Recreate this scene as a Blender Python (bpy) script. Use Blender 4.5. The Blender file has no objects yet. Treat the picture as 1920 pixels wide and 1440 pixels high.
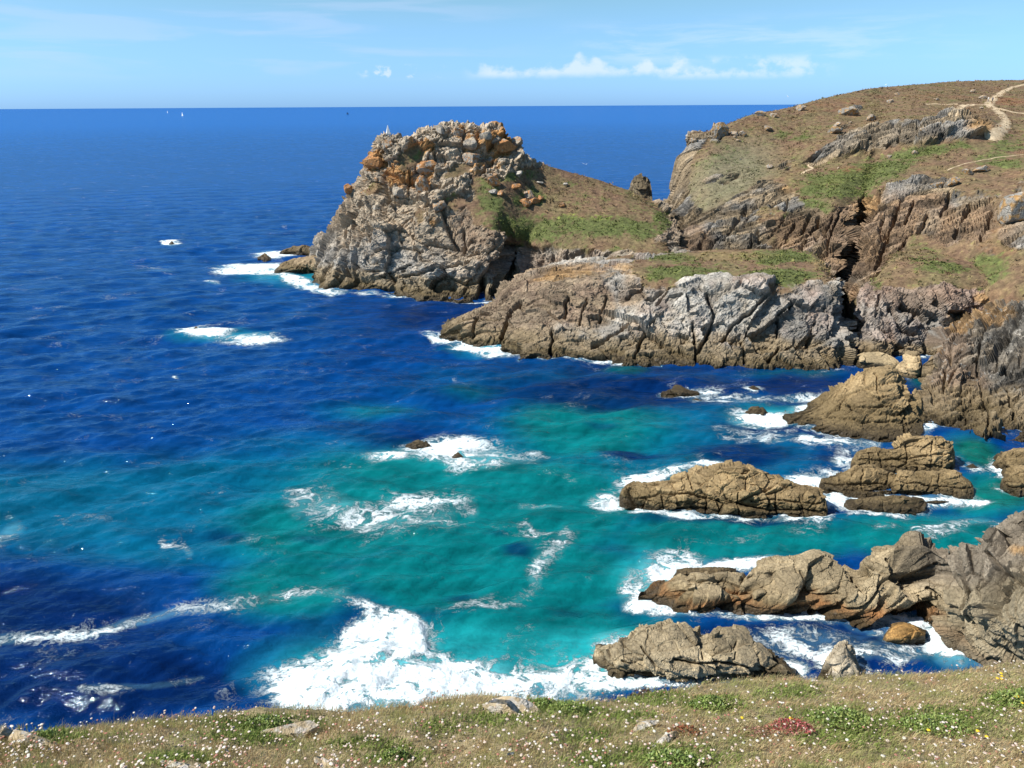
import bpy, math, random
import numpy as np
from mathutils import Vector, Matrix
from mathutils.bvhtree import BVHTree
from mathutils.kdtree import KDTree

random.seed(7)
RNG = np.random.default_rng(11)
R = math.radians
SC = bpy.context.scene
COL = SC.collection

# ------------------------------------------------------------------ camera
CAM_H = 45.0
FPX = 1386.0                       # focal length in pixels of the 1920 px wide frame
PITCH = math.atan(522.0 / FPX)
ROLL = R(-0.325)
_f = np.array([0, math.cos(PITCH), -math.sin(PITCH)])
_r0 = np.array([1.0, 0, 0]); _u0 = np.array([0, math.sin(PITCH), math.cos(PITCH)])
_r = math.cos(ROLL) * _r0 + math.sin(ROLL) * _u0
_u = -math.sin(ROLL) * _r0 + math.cos(ROLL) * _u0
CP = np.array([0, 0, CAM_H])
cam = bpy.data.cameras.new('camera'); cam_o = bpy.data.objects.new('camera', cam); COL.objects.link(cam_o)
cam.sensor_width = 36; cam.lens = FPX / 1920 * 36; cam.clip_start = 0.1; cam.clip_end = 200000
M = Matrix(((_r[0], _u[0], -_f[0], 0), (_r[1], _u[1], -_f[1], 0), (_r[2], _u[2], -_f[2], CAM_H), (0, 0, 0, 1)))
cam_o.matrix_world = M
SC.camera = cam_o

# ------------------------------------------------------------------ light
SUN_AZ, SUN_EL = -101.0, 48.0      # degrees clockwise from +Y, and up
sun = bpy.data.lights.new('sun', 'SUN'); sun.energy = 5.0; sun.angle = R(0.53); sun.color = (1, 0.955, 0.88)
sun_o = bpy.data.objects.new('sun', sun); COL.objects.link(sun_o)
_sd = Vector((math.cos(R(SUN_EL)) * math.sin(R(SUN_AZ)), math.cos(R(SUN_EL)) * math.cos(R(SUN_AZ)), math.sin(R(SUN_EL))))
sun_o.rotation_euler = _sd.to_track_quat('Z', 'Y').to_euler()
SC.view_settings.view_transform = 'Standard'; SC.view_settings.look = 'None'
SC.view_settings.exposure = 0.56; SC.view_settings.gamma = 1; SC.view_settings.use_curve_mapping = False
SC.cycles.use_denoising = True

class NT:
    """small helper to write node trees"""
    def __init__(s, tree):
        s.t = tree; s.n = tree.nodes; s.l = tree.links
    def add(s, typ, **kw):
        n = s.n.new(typ)
        for k, v in kw.items(): setattr(n, k, v)
        return n
    def put(s, sock, v):
        if hasattr(v, 'bl_idname') or isinstance(v, bpy.types.NodeSocket): s.l.new(v, sock)
        else: sock.default_value = v
    def math(s, op, a, b=0.0, c=None, clamp=False):
        n = s.add('ShaderNodeMath', operation=op, use_clamp=clamp)
        s.put(n.inputs[0], a); s.put(n.inputs[1], b)
        if c is not None: s.put(n.inputs[2], c)
        return n.outputs[0]
    def mix(s, f, a, b, blend='MIX'):
        n = s.add('ShaderNodeMix', data_type='RGBA', blend_type=blend)
        s.put(n.inputs['Factor'], f)
        for k, v in ((6, a), (7, b)):
            s.put(n.inputs[k], (tuple(v) + (1,)) if isinstance(v, (tuple, list)) and len(v) == 3 else v)
        return n.outputs[2]
    def noise(s, vec, scale, detail=4, rough=0.55, dist=0.0, out=0):
        n = s.add('ShaderNodeTexNoise'); s.put(n.inputs['Vector'], vec)
        n.inputs['Scale'].default_value = scale; n.inputs['Detail'].default_value = detail
        n.inputs['Roughness'].default_value = rough; n.inputs['Distortion'].default_value = dist
        return n.outputs[out]
    def rng(s, v, a, b, c=0.0, d=1.0, smooth=False):
        n = s.add('ShaderNodeMapRange', interpolation_type='SMOOTHSTEP' if smooth else 'LINEAR')
        s.put(n.inputs[0], v)
        for i, x in enumerate((a, b, c, d)): s.put(n.inputs[i + 1], x)
        return n.outputs[0]
    def mapping(s, vec, scale=(1, 1, 1), rot=(0, 0, 0), loc=(0, 0, 0)):
        n = s.add('ShaderNodeMapping'); s.put(n.inputs[0], vec)
        n.inputs['Scale'].default_value = scale; n.inputs['Rotation'].default_value = rot; n.inputs['Location'].default_value = loc
        return n.outputs[0]

# ------------------------------------------------------------------ sky
world = bpy.data.worlds.new('World'); SC.world = world; world.use_nodes = True
w = NT(world.node_tree); w.n.clear()
sky = w.add('ShaderNodeTexSky', sky_type='NISHITA'); sky.sun_disc = False
sky.sun_elevation = R(SUN_EL); sky.sun_rotation = R(SUN_AZ % 360)
sky.altitude = 50; sky.air_density = 1.0; sky.dust_density = 0.35; sky.ozone_density = 2.0
tc = w.add('ShaderNodeTexCoord'); dirv = tc.outputs['Generated']
sep = w.add('ShaderNodeSeparateXYZ'); w.put(sep.inputs[0], dirv)
elev = sep.outputs[2]
azim = w.math('ARCTAN2', sep.outputs[0], sep.outputs[1])
tint = w.mix(w.rng(elev, 0.0, 0.15), (0.575, 1.12, 2.45), (1.02, 1.32, 1.20))
tint = w.mix(w.rng(elev, 0.2, 0.6), tint, (0.80, 0.98, 1.12))
skyc = w.mix(1.0, sky.outputs[0], tint, 'MULTIPLY')
# clouds live on the directions of the sky: x = azimuth, y = elevation, both in radians
cv = w.add('ShaderNodeCombineXYZ'); w.put(cv.inputs[0], azim); w.put(cv.inputs[1], elev)
cvec = cv.outputs[0]
def window(v, a, b, c, d):        # trapezoid with soft sides
    return w.math('MULTIPLY', w.rng(v, a, b, 0, 1, True), w.rng(v, c, d, 1, 0, True))
n1 = w.noise(w.mapping(cvec, (1, 1.3, 1)), 42, 6, 0.55)
base_e = w.math('ADD', 0.033, w.math('MULTIPLY', azim, 0.012))
ab = w.math('SUBTRACT', elev, base_e)                      # height above the flat cloud base
n_low = w.noise(w.mapping(cvec, (1, 0.0, 1)), 17, 2, 0.5)
toph = w.math('MULTIPLY', w.rng(n_low, 0.30, 0.68), 0.028)
puff = w.math('SUBTRACT', w.math('ADD', toph, w.math('MULTIPLY', w.math('SUBTRACT', n1, 0.5), 0.034)), ab)
puff = w.math('MULTIPLY', w.rng(puff, 0.0, 0.010, 0, 1, True), w.rng(w.math('ADD', ab, w.math('MULTIPLY', w.math('SUBTRACT', n1, 0.5), 0.008)), -0.004, 0.006, 0, 1, True))
puff = w.math('MULTIPLY', puff, window(azim, -0.065, -0.02, 0.14, 0.28))
n2 = w.noise(w.mapping(cvec, (1, 7, 1)), 9, 5, 0.6, 0.4)
streak = w.math('MULTIPLY', w.rng(n2, 0.42, 0.66, 0, 1, True), window(elev, 0.040, 0.055, 0.075, 0.105))
streak = w.math('MULTIPLY', streak, window(azim, 0.02, 0.16, 0.36, 0.60))
streak2 = w.math('MULTIPLY', w.rng(n1, 0.40, 0.62, 0, 1, True), window(elev, 0.026, 0.036, 0.046, 0.058))
streak2 = w.math('MULTIPLY', streak2, window(azim, 0.14, 0.22, 0.34, 0.40))
n3 = w.noise(w.mapping(cvec, (1, 9, 1), loc=(3.1, 0.7, 0)), 4.5, 4, 0.55, 0.5)
veil = w.math('MULTIPLY', w.rng(n3, 0.46, 0.64, 0, 1, True), window(azim, -1.2, -0.9, -0.15, 0.1))
veil = w.math('MULTIPLY', veil, window(elev, 0.02, 0.05, 0.14, 0.17))
n4 = w.noise(w.mapping(cvec, (1, 1.3, 1), loc=(0.3, 0, 0)), 48, 5, 0.6)
small = w.math('MULTIPLY', w.rng(n4, 0.52, 0.66, 0, 1, True), window(elev, 0.030, 0.036, 0.042, 0.050))
small = w.math('MULTIPLY', small, window(azim, -0.20, -0.16, -0.10, -0.06))
CLW = (10.4, 10.7, 11.7)
skyc = w.mix(w.math('MULTIPLY', veil, 0.26), skyc, (6.8, 8.1, 11.2))
skyc = w.mix(w.math('MULTIPLY', streak, 0.2), skyc, CLW)
skyc = w.mix(w.math('MULTIPLY', streak2, 0.42), skyc, CLW)
skyc = w.mix(w.math('MULTIPLY', small, 0.45), skyc, CLW)
skyc = w.mix(w.math('MULTIPLY', puff, 0.5), skyc, CLW)
bg = w.add('ShaderNodeBackground'); w.put(bg.inputs[0], skyc); bg.inputs[1].default_value = 0.066
wo = w.add('ShaderNodeOutputWorld'); w.l.new(bg.outputs[0], wo.inputs[0])

# ------------------------------------------------------------------ projection helpers (authoring only: pixel of the photo <-> place in the world)
def ray(px, py):
    x = (np.asarray(px, float) - 960) / FPX; y = (720 - np.asarray(py, float)) / FPX
    return x[..., None] * _r + y[..., None] * _u + _f
def P_d(px, py, d):
    v = ray(px, py); return CP + v * (d / v[..., 1])[..., None]
def P_z(px, py, z):
    v = ray(px, py); return CP + v * ((z - CAM_H) / v[..., 2])[..., None]
def project(P):
    q = P - CP; zf = q @ _f; zf = np.where(zf < 0.1, 0.1, zf)
    return 960 + FPX * (q @ _r) / zf, 720 - FPX * (q @ _u) / zf

# ------------------------------------------------------------------ noise
def _h(ix, iy, iz, seed):
    with np.errstate(over='ignore'):
        h = (ix.astype(np.uint32) * np.uint32(374761393) + iy.astype(np.uint32) * np.uint32(668265263)
             + iz.astype(np.uint32) * np.uint32(2147483647 - 78) + np.uint32((seed * 974711 + 12345) & 0xffffffff))
        h = (h ^ (h >> np.uint32(13))) * np.uint32(1274126177)
        h = (h ^ (h >> np.uint32(16))) * np.uint32(2246822519)
        return h ^ (h >> np.uint32(13))
def _hf(ix, iy, iz, seed): return _h(ix, iy, iz, seed).astype(np.float64) / 4294967296.0
def vnoise(P, seed=0):
    """gradient noise about -1..1"""
    i = np.floor(P).astype(np.int64); f = P - i; u = f * f * f * (f * (f * 6 - 15) + 10)
    out = np.zeros(len(P))
    for dx in (0, 1):
        for dy in (0, 1):
            for dz in (0, 1):
                h = _h(i[:, 0] + dx, i[:, 1] + dy, i[:, 2] + dz, seed)
                gx = (h & 255) / 127.5 - 1; gy = ((h >> 8) & 255) / 127.5 - 1; gz = ((h >> 16) & 255) / 127.5 - 1
                wgt = (u[:, 0] if dx else 1 - u[:, 0]) * (u[:, 1] if dy else 1 - u[:, 1]) * (u[:, 2] if dz else 1 - u[:, 2])
                out += wgt * (gx * (f[:, 0] - dx) + gy * (f[:, 1] - dy) + gz * (f[:, 2] - dz))
    return out * 1.3
def fbm(P, scale, oct=4, seed=0, gain=0.5):
    a, s, t, tot = 1.0, 1.0 / scale, 0.0, 0.0
    for k in range(oct):
        t = t + a * vnoise(P * s + 17.3 * k, seed + k); tot += a; a *= gain; s *= 2.03
    return t / tot
def cells(P, scale, seed, frame=None, stretch=(1, 1, 1)):
    """jittered Voronoi: returns F1, F2-F1, a random number per cell and a random tilt of each cell"""
    Q = P if frame is None else P @ frame.T
    Q = Q / (scale * np.array(stretch))
    i = np.floor(Q).astype(np.int64)
    n = len(Q); f1 = np.full(n, 9.0); f2 = np.full(n, 9.0); idr = np.zeros(n); tl = np.zeros(n)
    for dx in (-1, 0, 1):
        for dy in (-1, 0, 1):
            for dz in (-1, 0, 1):
                cx, cy, cz = i[:, 0] + dx, i[:, 1] + dy, i[:, 2] + dz
                h = _h(cx, cy, cz, seed)
                ox = (h & 1023) / 1023.0; oy = ((h >> 10) & 1023) / 1023.0; oz = ((h >> 20) & 1023) / 1023.0
                vx, vy, vz = Q[:, 0] - cx - ox, Q[:, 1] - cy - oy, Q[:, 2] - cz - oz
                d = vx * vx + vy * vy + vz * vz
                m = d < f1
                f2 = np.where(m, f1, np.minimum(f2, d)); f1 = np.where(m, d, f1)
                h2 = _h(cx, cy, cz, seed + 77)
                g = ((h2 & 255) / 127.5 - 1) * vx + (((h2 >> 8) & 255) / 127.5 - 1) * vy + (((h2 >> 16) & 255) / 127.5 - 1) * vz
                tl = np.where(m, g, tl); idr = np.where(m, (h2 >> 8) / 16777216.0, idr)
    return np.sqrt(f1), np.sqrt(f2) - np.sqrt(f1), idr, tl
def sst(a, b, x):
    t = np.clip((x - a) / (b - a), 0, 1); return t * t * (3 - 2 * t)
def frame_of(strike_deg, dip_deg, plunge=0):
    """rows: along strike, down dip, across the beds"""
    m = Matrix.Rotation(R(strike_deg), 3, 'Z') @ Matrix.Rotation(R(plunge), 3, 'Y') @ Matrix.Rotation(R(dip_deg), 3, 'X')
    return np.array(m).T

# ------------------------------------------------------------------ mesh helpers
def catmull(pts, n_per=8):
    p = np.asarray(pts, float)
    if len(p) == 2:
        t = np.linspace(0, 1, n_per + 1)[:, None]; return p[0] * (1 - t) + p[1] * t
    e = np.vstack([2 * p[0] - p[1], p, 2 * p[-1] - p[-2]])
    out = []
    for k in range(1, len(e) - 2):
        t = np.linspace(0, 1, n_per, endpoint=False)[:, None]
        a, b, c, d = e[k - 1], e[k], e[k + 1], e[k + 2]
        m1 = (c - a) * 0.4; m2 = (d - b) * 0.4
        out.append((2 * t**3 - 3 * t**2 + 1) * b + (t**3 - 2 * t**2 + t) * m1 + (-2 * t**3 + 3 * t**2) * c + (t**3 - t**2) * m2)
    out.append(p[-1:])
    return np.vstack(out)
def resample(poly, n):
    s = np.r_[0, np.cumsum(np.linalg.norm(np.diff(poly, axis=0), axis=1))]
    t = np.linspace(0, s[-1], n)
    return np.stack([np.interp(t, s, poly[:, k]) for k in range(3)], 1), s[-1]
def loft(cols, step, smin=0.0, sub=8):
    """cols: list of (front polyline, back polyline) in the world; returns a grid (nu, nv, 3)"""
    fl = [catmull(f) for f, b in cols]; bl = [catmull(np.vstack([f[-1:], b])) for f, b in cols]
    L = lambda q: np.linalg.norm(np.diff(q, axis=0), axis=1).sum()
    nf = max(6, int(np.median([L(q) for q in fl]) / step)); nb = max(4, int(np.median([L(q) for q in bl]) / (step * 1.8)))
    G = np.stack([np.vstack([resample(a, nf)[0], resample(b, nb)[0][1:]]) for a, b in zip(fl, bl)])
    # across the columns
    K = len(G); e = np.concatenate([2 * G[:1] - G[1:2], G, 2 * G[-1:] - G[-2:-1]])
    rows = []
    for k in range(K - 1):
        a, b, c, d = e[k], e[k + 1], e[k + 2], e[k + 3]
        n = max(2, int(np.median(np.linalg.norm(c - b, axis=1)[: nf]) / step))
        t = np.linspace(0, 1, n, endpoint=False)[:, None, None]
        m1 = (c - a) * 0.4; m2 = (d - b) * 0.4
        rows.append((2 * t**3 - 3 * t**2 + 1) * b + (t**3 - 2 * t**2 + t) * m1 + (-2 * t**3 + 3 * t**2) * c + (t**3 - t**2) * m2)
    rows.append(G[-1:])
    return np.concatenate(rows)
def grid_normals(G):
    du = np.gradient(G, axis=0); dv = np.gradient(G, axis=1)
    n = np.cross(du, dv); n /= np.linalg.norm(n, axis=2, keepdims=True) + 1e-9
    return n
def blur(A, k=2):
    for _ in range(k):
        B = A.copy(); B[1:-1] = (A[:-2] + 2 * A[1:-1] + A[2:]) / 4; A = B
        B = A.copy(); B[:, 1:-1] = (A[:, :-2] + 2 * A[:, 1:-1] + A[:, 2:]) / 4; A = B
    return A
def grid_faces(nu, nv, flip=False):
    i = np.arange(nu * nv).reshape(nu, nv)
    q = np.stack([i[:-1, :-1], i[1:, :-1], i[1:, 1:], i[:-1, 1:]], -1).reshape(-1, 4)
    return q[:, ::-1] if flip else q
def mesh_np(name, V, F, attrs=None, smooth=False):
    """F: (m,k) array of faces with the same number of corners"""
    me = bpy.data.meshes.new(name); V = np.ascontiguousarray(V, np.float32); F = np.ascontiguousarray(F, np.int32)
    m, k = F.shape
    me.vertices.add(len(V)); me.vertices.foreach_set('co', V.ravel())
    me.loops.add(m * k); me.loops.foreach_set('vertex_index', F.ravel())
    me.polygons.add(m); me.polygons.foreach_set('loop_start', np.arange(0, m * k, k, dtype=np.int32))
    me.polygons.foreach_set('use_smooth', np.full(m, smooth))
    for an, a in (attrs or {}).items():
        a = np.asarray(a, np.float32)
        if a.ndim == 2:
            at = me.attributes.new(an, 'FLOAT_COLOR', 'POINT')
            at.data.foreach_set('color', np.c_[a, np.ones(len(a))].astype(np.float32).ravel())
        else:
            me.attributes.new(an, 'FLOAT', 'POINT').data.foreach_set('value', a)
    me.update(calc_edges=True)
    return me
def link(name, me, mat=None, parent=None, loc=None):
    o = bpy.data.objects.new(name, me); COL.objects.link(o)
    if mat is not None and len(me.materials) == 0: me.materials.append(mat)
    if parent is not None: o.parent = parent
    if loc is not None: o.location = loc
    return o
def tag(o, label, cat, group=None):
    o['label'] = label; o['category'] = cat
    if group: o['group'] = group
    return o
def empty(name, loc, rz=0):
    o = bpy.data.objects.new(name, None); COL.objects.link(o); o.location = loc; o.rotation_euler = (0, 0, rz); return o
def structure(o, kind='structure'): o['kind'] = kind; return o

# ------------------------------------------------------------------ authored masks
def ellipses(px, py, lst, gain=1.6):
    m = np.zeros(len(px))
    for (cx, cy, rx, ry, ang, val) in lst:
        c, s = math.cos(R(ang)), math.sin(R(ang))
        x = ((px - cx) * c + (py - cy) * s) / rx; y = (-(px - cx) * s + (py - cy) * c) / ry
        m = np.maximum(m, val * np.clip(gain * (1 - np.sqrt(x * x + y * y)), 0, 1))
    return m
def inpoly(px, py, poly):
    ins = np.zeros(len(px), bool); q = list(poly)
    for (x1, y1), (x2, y2) in zip(q, q[1:] + q[:1]):
        if y1 == y2: continue
        c = ((y1 > py) != (y2 > py)) & (px < (x2 - x1) * (py - y1) / (y2 - y1) + x1)
        ins ^= c
    return ins

# ------------------------------------------------------------------ materials
def new_mat(name):
    m = bpy.data.materials.new(name); m.use_nodes = True; t = NT(m.node_tree); t.n.clear()
    out = t.add('ShaderNodeOutputMaterial'); b = t.add('ShaderNodeBsdfPrincipled'); t.l.new(b.outputs[0], out.inputs[0])
    return m, t, b
def land_mat(name, s, bump=1.0):
    """rock and heath: albedo from the 'col' attribute broken up by noise; s = size of the fine detail in metres"""
    m, t, b = new_mat(name)
    pos = t.add('ShaderNodeNewGeometry').outputs['Position']
    col = t.add('ShaderNodeAttribute', attribute_name='col').outputs['Color']
    veg = t.add('ShaderNodeAttribute', attribute_name='veg').outputs['Fac']
    na = t.noise(pos, 1 / (s * 3), 6, 0.7)
    nb = t.noise(t.mapping(pos, (1, 1, 2.2), (0.5, 0.3, 0.2)), 1 / (s * 0.9), 4, 0.7)
    k = t.math('MULTIPLY', t.rng(na, 0.27, 0.73, 0.50, 1.22), t.rng(nb, 0.25, 0.75, 0.66, 1.32))
    kc = t.add('ShaderNodeCombineXYZ')
    for i in range(3): t.put(kc.inputs[i], k)
    c = t.mix(1.0, col, kc.outputs[0], 'MULTIPLY')
    z = t.add('ShaderNodeSeparateXYZ'); t.put(z.inputs[0], pos)
    wet = t.rng(t.math('ADD', z.outputs[2], t.math('MULTIPLY', t.math('SUBTRACT', na, 0.5), 2.4)), 0.2, 1.15, 1, 0)
    c = t.mix(t.math('MULTIPLY', wet, 0.74), c, (0.030, 0.022, 0.013))
    t.put(b.inputs['Base Color'], c)
    t.put(b.inputs['Roughness'], t.rng(wet, 0, 1, 0.92, 0.45))
    b.inputs['Specular IOR Level'].default_value = 0.25
    vor = t.add('ShaderNodeTexVoronoi', feature='DISTANCE_TO_EDGE'); t.put(vor.inputs['Vector'], t.mix(0.35, pos, t.noise(pos, 1 / (s * 5), 3, 0.5, 0, 1), 'ADD'))
    vor.inputs['Scale'].default_value = 1 / (s * 4)
    crack = t.math('MULTIPLY', t.rng(vor.outputs[0], 0, 0.06, -0.5, 0), t.rng(veg, 0.2, 0.6, 1, 0))
    hgt = t.math('ADD', t.math('MULTIPLY', na, 0.9), t.math('ADD', t.math('MULTIPLY', nb, 0.35), t.math('MULTIPLY', crack, 1.3)))
    bp = t.add('ShaderNodeBump'); t.put(bp.inputs['Height'], hgt); bp.inputs['Strength'].default_value = 0.75 * bump; bp.inputs['Distance'].default_value = s * 0.9
    t.l.new(bp.outputs[0], b.inputs['Normal'])
    return m
def plain_mat(name, rgb, rough=0.8, var=0.15, scale=8.0, attr=False):
    m, t, b = new_mat(name)
    pos = t.add('ShaderNodeTexCoord').outputs['Object']
    k = t.rng(t.noise(pos, scale, 4, 0.6), 0.3, 0.7, 1 - var, 1 + var)
    kc = t.add('ShaderNodeCombineXYZ')
    for i in range(3): t.put(kc.inputs[i], k)
    src = t.add('ShaderNodeAttribute', attribute_name='col').outputs['Color'] if attr else tuple(rgb) + (1,)
    t.put(b.inputs['Base Color'], t.mix(1.0, src, kc.outputs[0], 'MULTIPLY'))
    b.inputs['Roughness'].default_value = rough; b.inputs['Specular IOR Level'].default_value = 0.2
    return m
MAT_FAR = land_mat('weathered_rock_and_heath', 0.35)
MAT_NEAR = land_mat('shore_rock', 0.12)

# palette (albedo)
GREY = np.array([0.285, 0.265, 0.235]); PALE = np.array([0.415, 0.385, 0.335]); TAN = np.array([0.34, 0.26, 0.165]); BROWN = np.array([0.215, 0.145, 0.095])
OCHRE = np.array([0.43, 0.245, 0.085]); ORANGE = np.array([0.44, 0.20, 0.065]); DARK = np.array([0.135, 0.124, 0.106]); PINK = np.array([0.33, 0.235, 0.185])
SHORE = np.array([0.285, 0.215, 0.125]); ALGAE = np.array([0.17, 0.125, 0.06])
HEATH = np.array([0.165, 0.102, 0.064]); GREEN = np.array([0.105, 0.128, 0.038]); STRAW = np.array([0.30, 0.23, 0.105]); RUST = np.array([0.24, 0.098, 0.048])
LIME = np.array([0.22, 0.25, 0.05]); SAGE = np.array([0.20, 0.195, 0.12])
def lerp(a, b, t): return a + (b - a) * (t[:, None] if np.ndim(t) else t)

# ------------------------------------------------------------------ land builder
SHORE_PTS = []
BVHS = {}
def column(front, back, zmode):
    f = np.array([P_z(np.array(p[0]), np.array(p[1]), np.array(p[2])) if zmode else
                  (P_z(np.array(p[0]), np.array(p[1]), np.array(0.0)) if len(p) == 2 else P_d(np.array(p[0]), np.array(p[1]), np.array(p[2]))) for p in front], float)
    # foot below the water or ground
    d = f[0] - (f[1] if len(f) > 1 else f[0]); foot = f[0].copy(); foot[2] = min(foot[2] - 2.5, -2.5 if not zmode else 99); foot[1] -= 0.8 if f[0][2] < 1 else 3.0
    f = np.vstack([foot, f])
    c = f[-1]; b = []
    for dd, z in back:
        zz = c[2] + z if z > -90 else -3.0
        b.append([c[0] * (c[1] + dd) / c[1], c[1] + dd, zz])
    return f, np.array(b)
def carved(px, py, P, lst):
    m = np.zeros(len(px)); jx = px + 9 * fbm(P, 2.2, 4, 151, .65); jy = py + 9 * fbm(P, 2.2, 4, 152, .65)
    for pts, wd, dep in lst:
        best = np.full(len(px), 9.0)
        for (x1, y1), (x2, y2) in zip(pts[:-1], pts[1:]):
            dx, dy = x2 - x1, y2 - y1; t = np.clip(((jx - x1) * dx + (jy - y1) * dy) / (dx * dx + dy * dy + 1e-6), 0, 1)
            best = np.minimum(best, np.hypot(jx - x1 - t * dx, jy - y1 - t * dy) / wd)
        m = np.maximum(m, dep * (1 - sst(.05, .8, best)))
    return m
def land(name, cols, back, step, zmode=False, disp=None, colour=None, mat=None, veg=None, vsoft=26, dblur=0, carve=None, flatten=.55, calm_at=None):
    cc = []
    for c in cols:
        b = back
        if isinstance(c, tuple): c, b = c
        cc.append(column(c, b, zmode))
    G = loft(cc, step)
    nu, nv = G.shape[:2]
    N = blur(grid_normals(G), 3).reshape(-1, 3); N /= np.linalg.norm(N, axis=1, keepdims=True) + 1e-9
    P = G.reshape(-1, 3)
    if (N * (CP - P)).sum(1).mean() < 0: N = -N; flip = True
    else: flip = False
    px, py = project(P)
    vg = veg(P, N, px, py) if veg else np.zeros(len(P))
    D, info = disp(P, N)
    D = D * (1 - flatten * sst(.6, .92, N[:, 2]))
    if calm_at is not None: D = D * (1 - ellipses(px, py, calm_at))
    if carve: D = D - carved(px, py, P, carve)
    if dblur: D = blur(D.reshape(nu, nv), dblur).ravel()
    if veg:
        soft = blur(vg.reshape(nu, nv), vsoft).ravel() + .42 * fbm(P, 3.2, 3, 97) + .40 * fbm(P, .9, 2, 98, .7)
        vg = sst(.40, .60, soft)
        vd_mix = blur(vg.reshape(nu, nv), 3).ravel()
    else: vd_mix = vg
    vd = 0.34 * fbm(P, 2.4, 4, 91, .6) + 0.35 * fbm(P, 7, 2, 95)
    D = D * (1 - vd_mix) + vd * vd_mix
    e = np.ones((nu, nv))
    if zmode:
        i_ = np.arange(nu); e *= sst(-2, 14, np.minimum(i_, nu - 1 - i_))[:, None]
    Pd = P + N * (D * e.ravel())[:, None]
    Gd = Pd.reshape(nu, nv, 3)
    N2 = grid_normals(Gd).reshape(-1, 3)
    if flip: N2 = -N2
    colr, vout = colour(Pd, N2, px, py, vg, info)
    F = grid_faces(nu, nv, flip)
    me = mesh_np(name, Pd, F, {'col': np.clip(colr, 0.01, 0.85), 'veg': vout})
    o = link(name, me, mat or MAT_FAR)
    m = np.abs(Pd[:, 2]) < max(0.25, step * 0.7)
    SHORE_PTS.append(Pd[m][:: 3, :2])
    BVHS[o.name] = BVHTree.FromPolygons([tuple(v) for v in Pd[::1].tolist()], F.tolist())
    return o
def hit(oname, px, py):
    v = ray(np.array(float(px)), np.array(float(py)))
    r = BVHS[oname].ray_cast(Vector(CP), Vector(v / np.linalg.norm(v)))
    return r[0], r[1]
def hit_below(oname, px, py):
    for k in range(40):
        p, n = hit(oname, px, py + k)
        if p is not None: return p, n
def rockdisp(scales, frame, stretch=(1.8, 1.3, 0.7), warp=0.12, strata=None, base=None, seed=1, crack=0.25):
    """scales: [(size m, amplitude m)], blocks tilted and stepped against each other, with open joints"""
    def f(P, N):
        W = P + warp * scales[0][0] * np.stack([fbm(P, scales[0][0] * 1.6, 3, seed + 40 + k) for k in range(3)], 1)
        D = np.zeros(len(P)); ids = []
        for k, (s, a) in enumerate(scales):
            f1, e, idr, tl = cells(W, s, seed + 5 * k, frame, stretch)
            open_ = sst(-.05, .35, fbm(P, s * 2.2, 2, seed + 90 + k))
            D += a * (1.15 * (idr - 0.5) + 1.7 * tl) - crack * a * 2.6 * (1 - sst(0.0, 0.10, e)) * open_
            ids.append((idr, e))
        # long fissures that follow the beds
        s0, a0 = scales[0]
        for m, (L, am) in enumerate(((s0 * .85, a0 * .9), (s0 * .4, a0 * .45))):
            q = ((.45 * W + .55 * P) @ frame.T) / L * np.array([.13, .22, 1.0])
            fis = np.abs(vnoise(q, seed + 33 + m) + .25 * vnoise(q * 2.6, seed + 35 + m))
            D -= am * (1 - sst(0, .075, fis)) * sst(-.15, .25, vnoise(q * .6 + 9, seed + 37 + m))
        sl, al = scales[-1]
        D += al * .45 * fbm(P, sl * .8, 3, seed + 61, .6)
        if base: D += base[1] * fbm(P, base[0], 3, seed + 60)
        if strata:
            th, amp = strata
            for m in (1.0, .37):
                q = (W @ frame.T)[:, 2] / (th * m) + 0.45 * fbm(P, th * 8, 2, seed + 70)
                sw = q - np.floor(q); kk = _hf(np.floor(q).astype(np.int64), np.zeros(len(q), np.int64), np.zeros(len(q), np.int64), seed)
                D += m * (1.3 * amp * (kk - 0.5) + amp * 0.9 * (sw - 0.5)) * (.5 + sst(-.3, .3, fbm(P, th * 4, 2, seed + 73)))
        return D, ids
    return f

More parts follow.
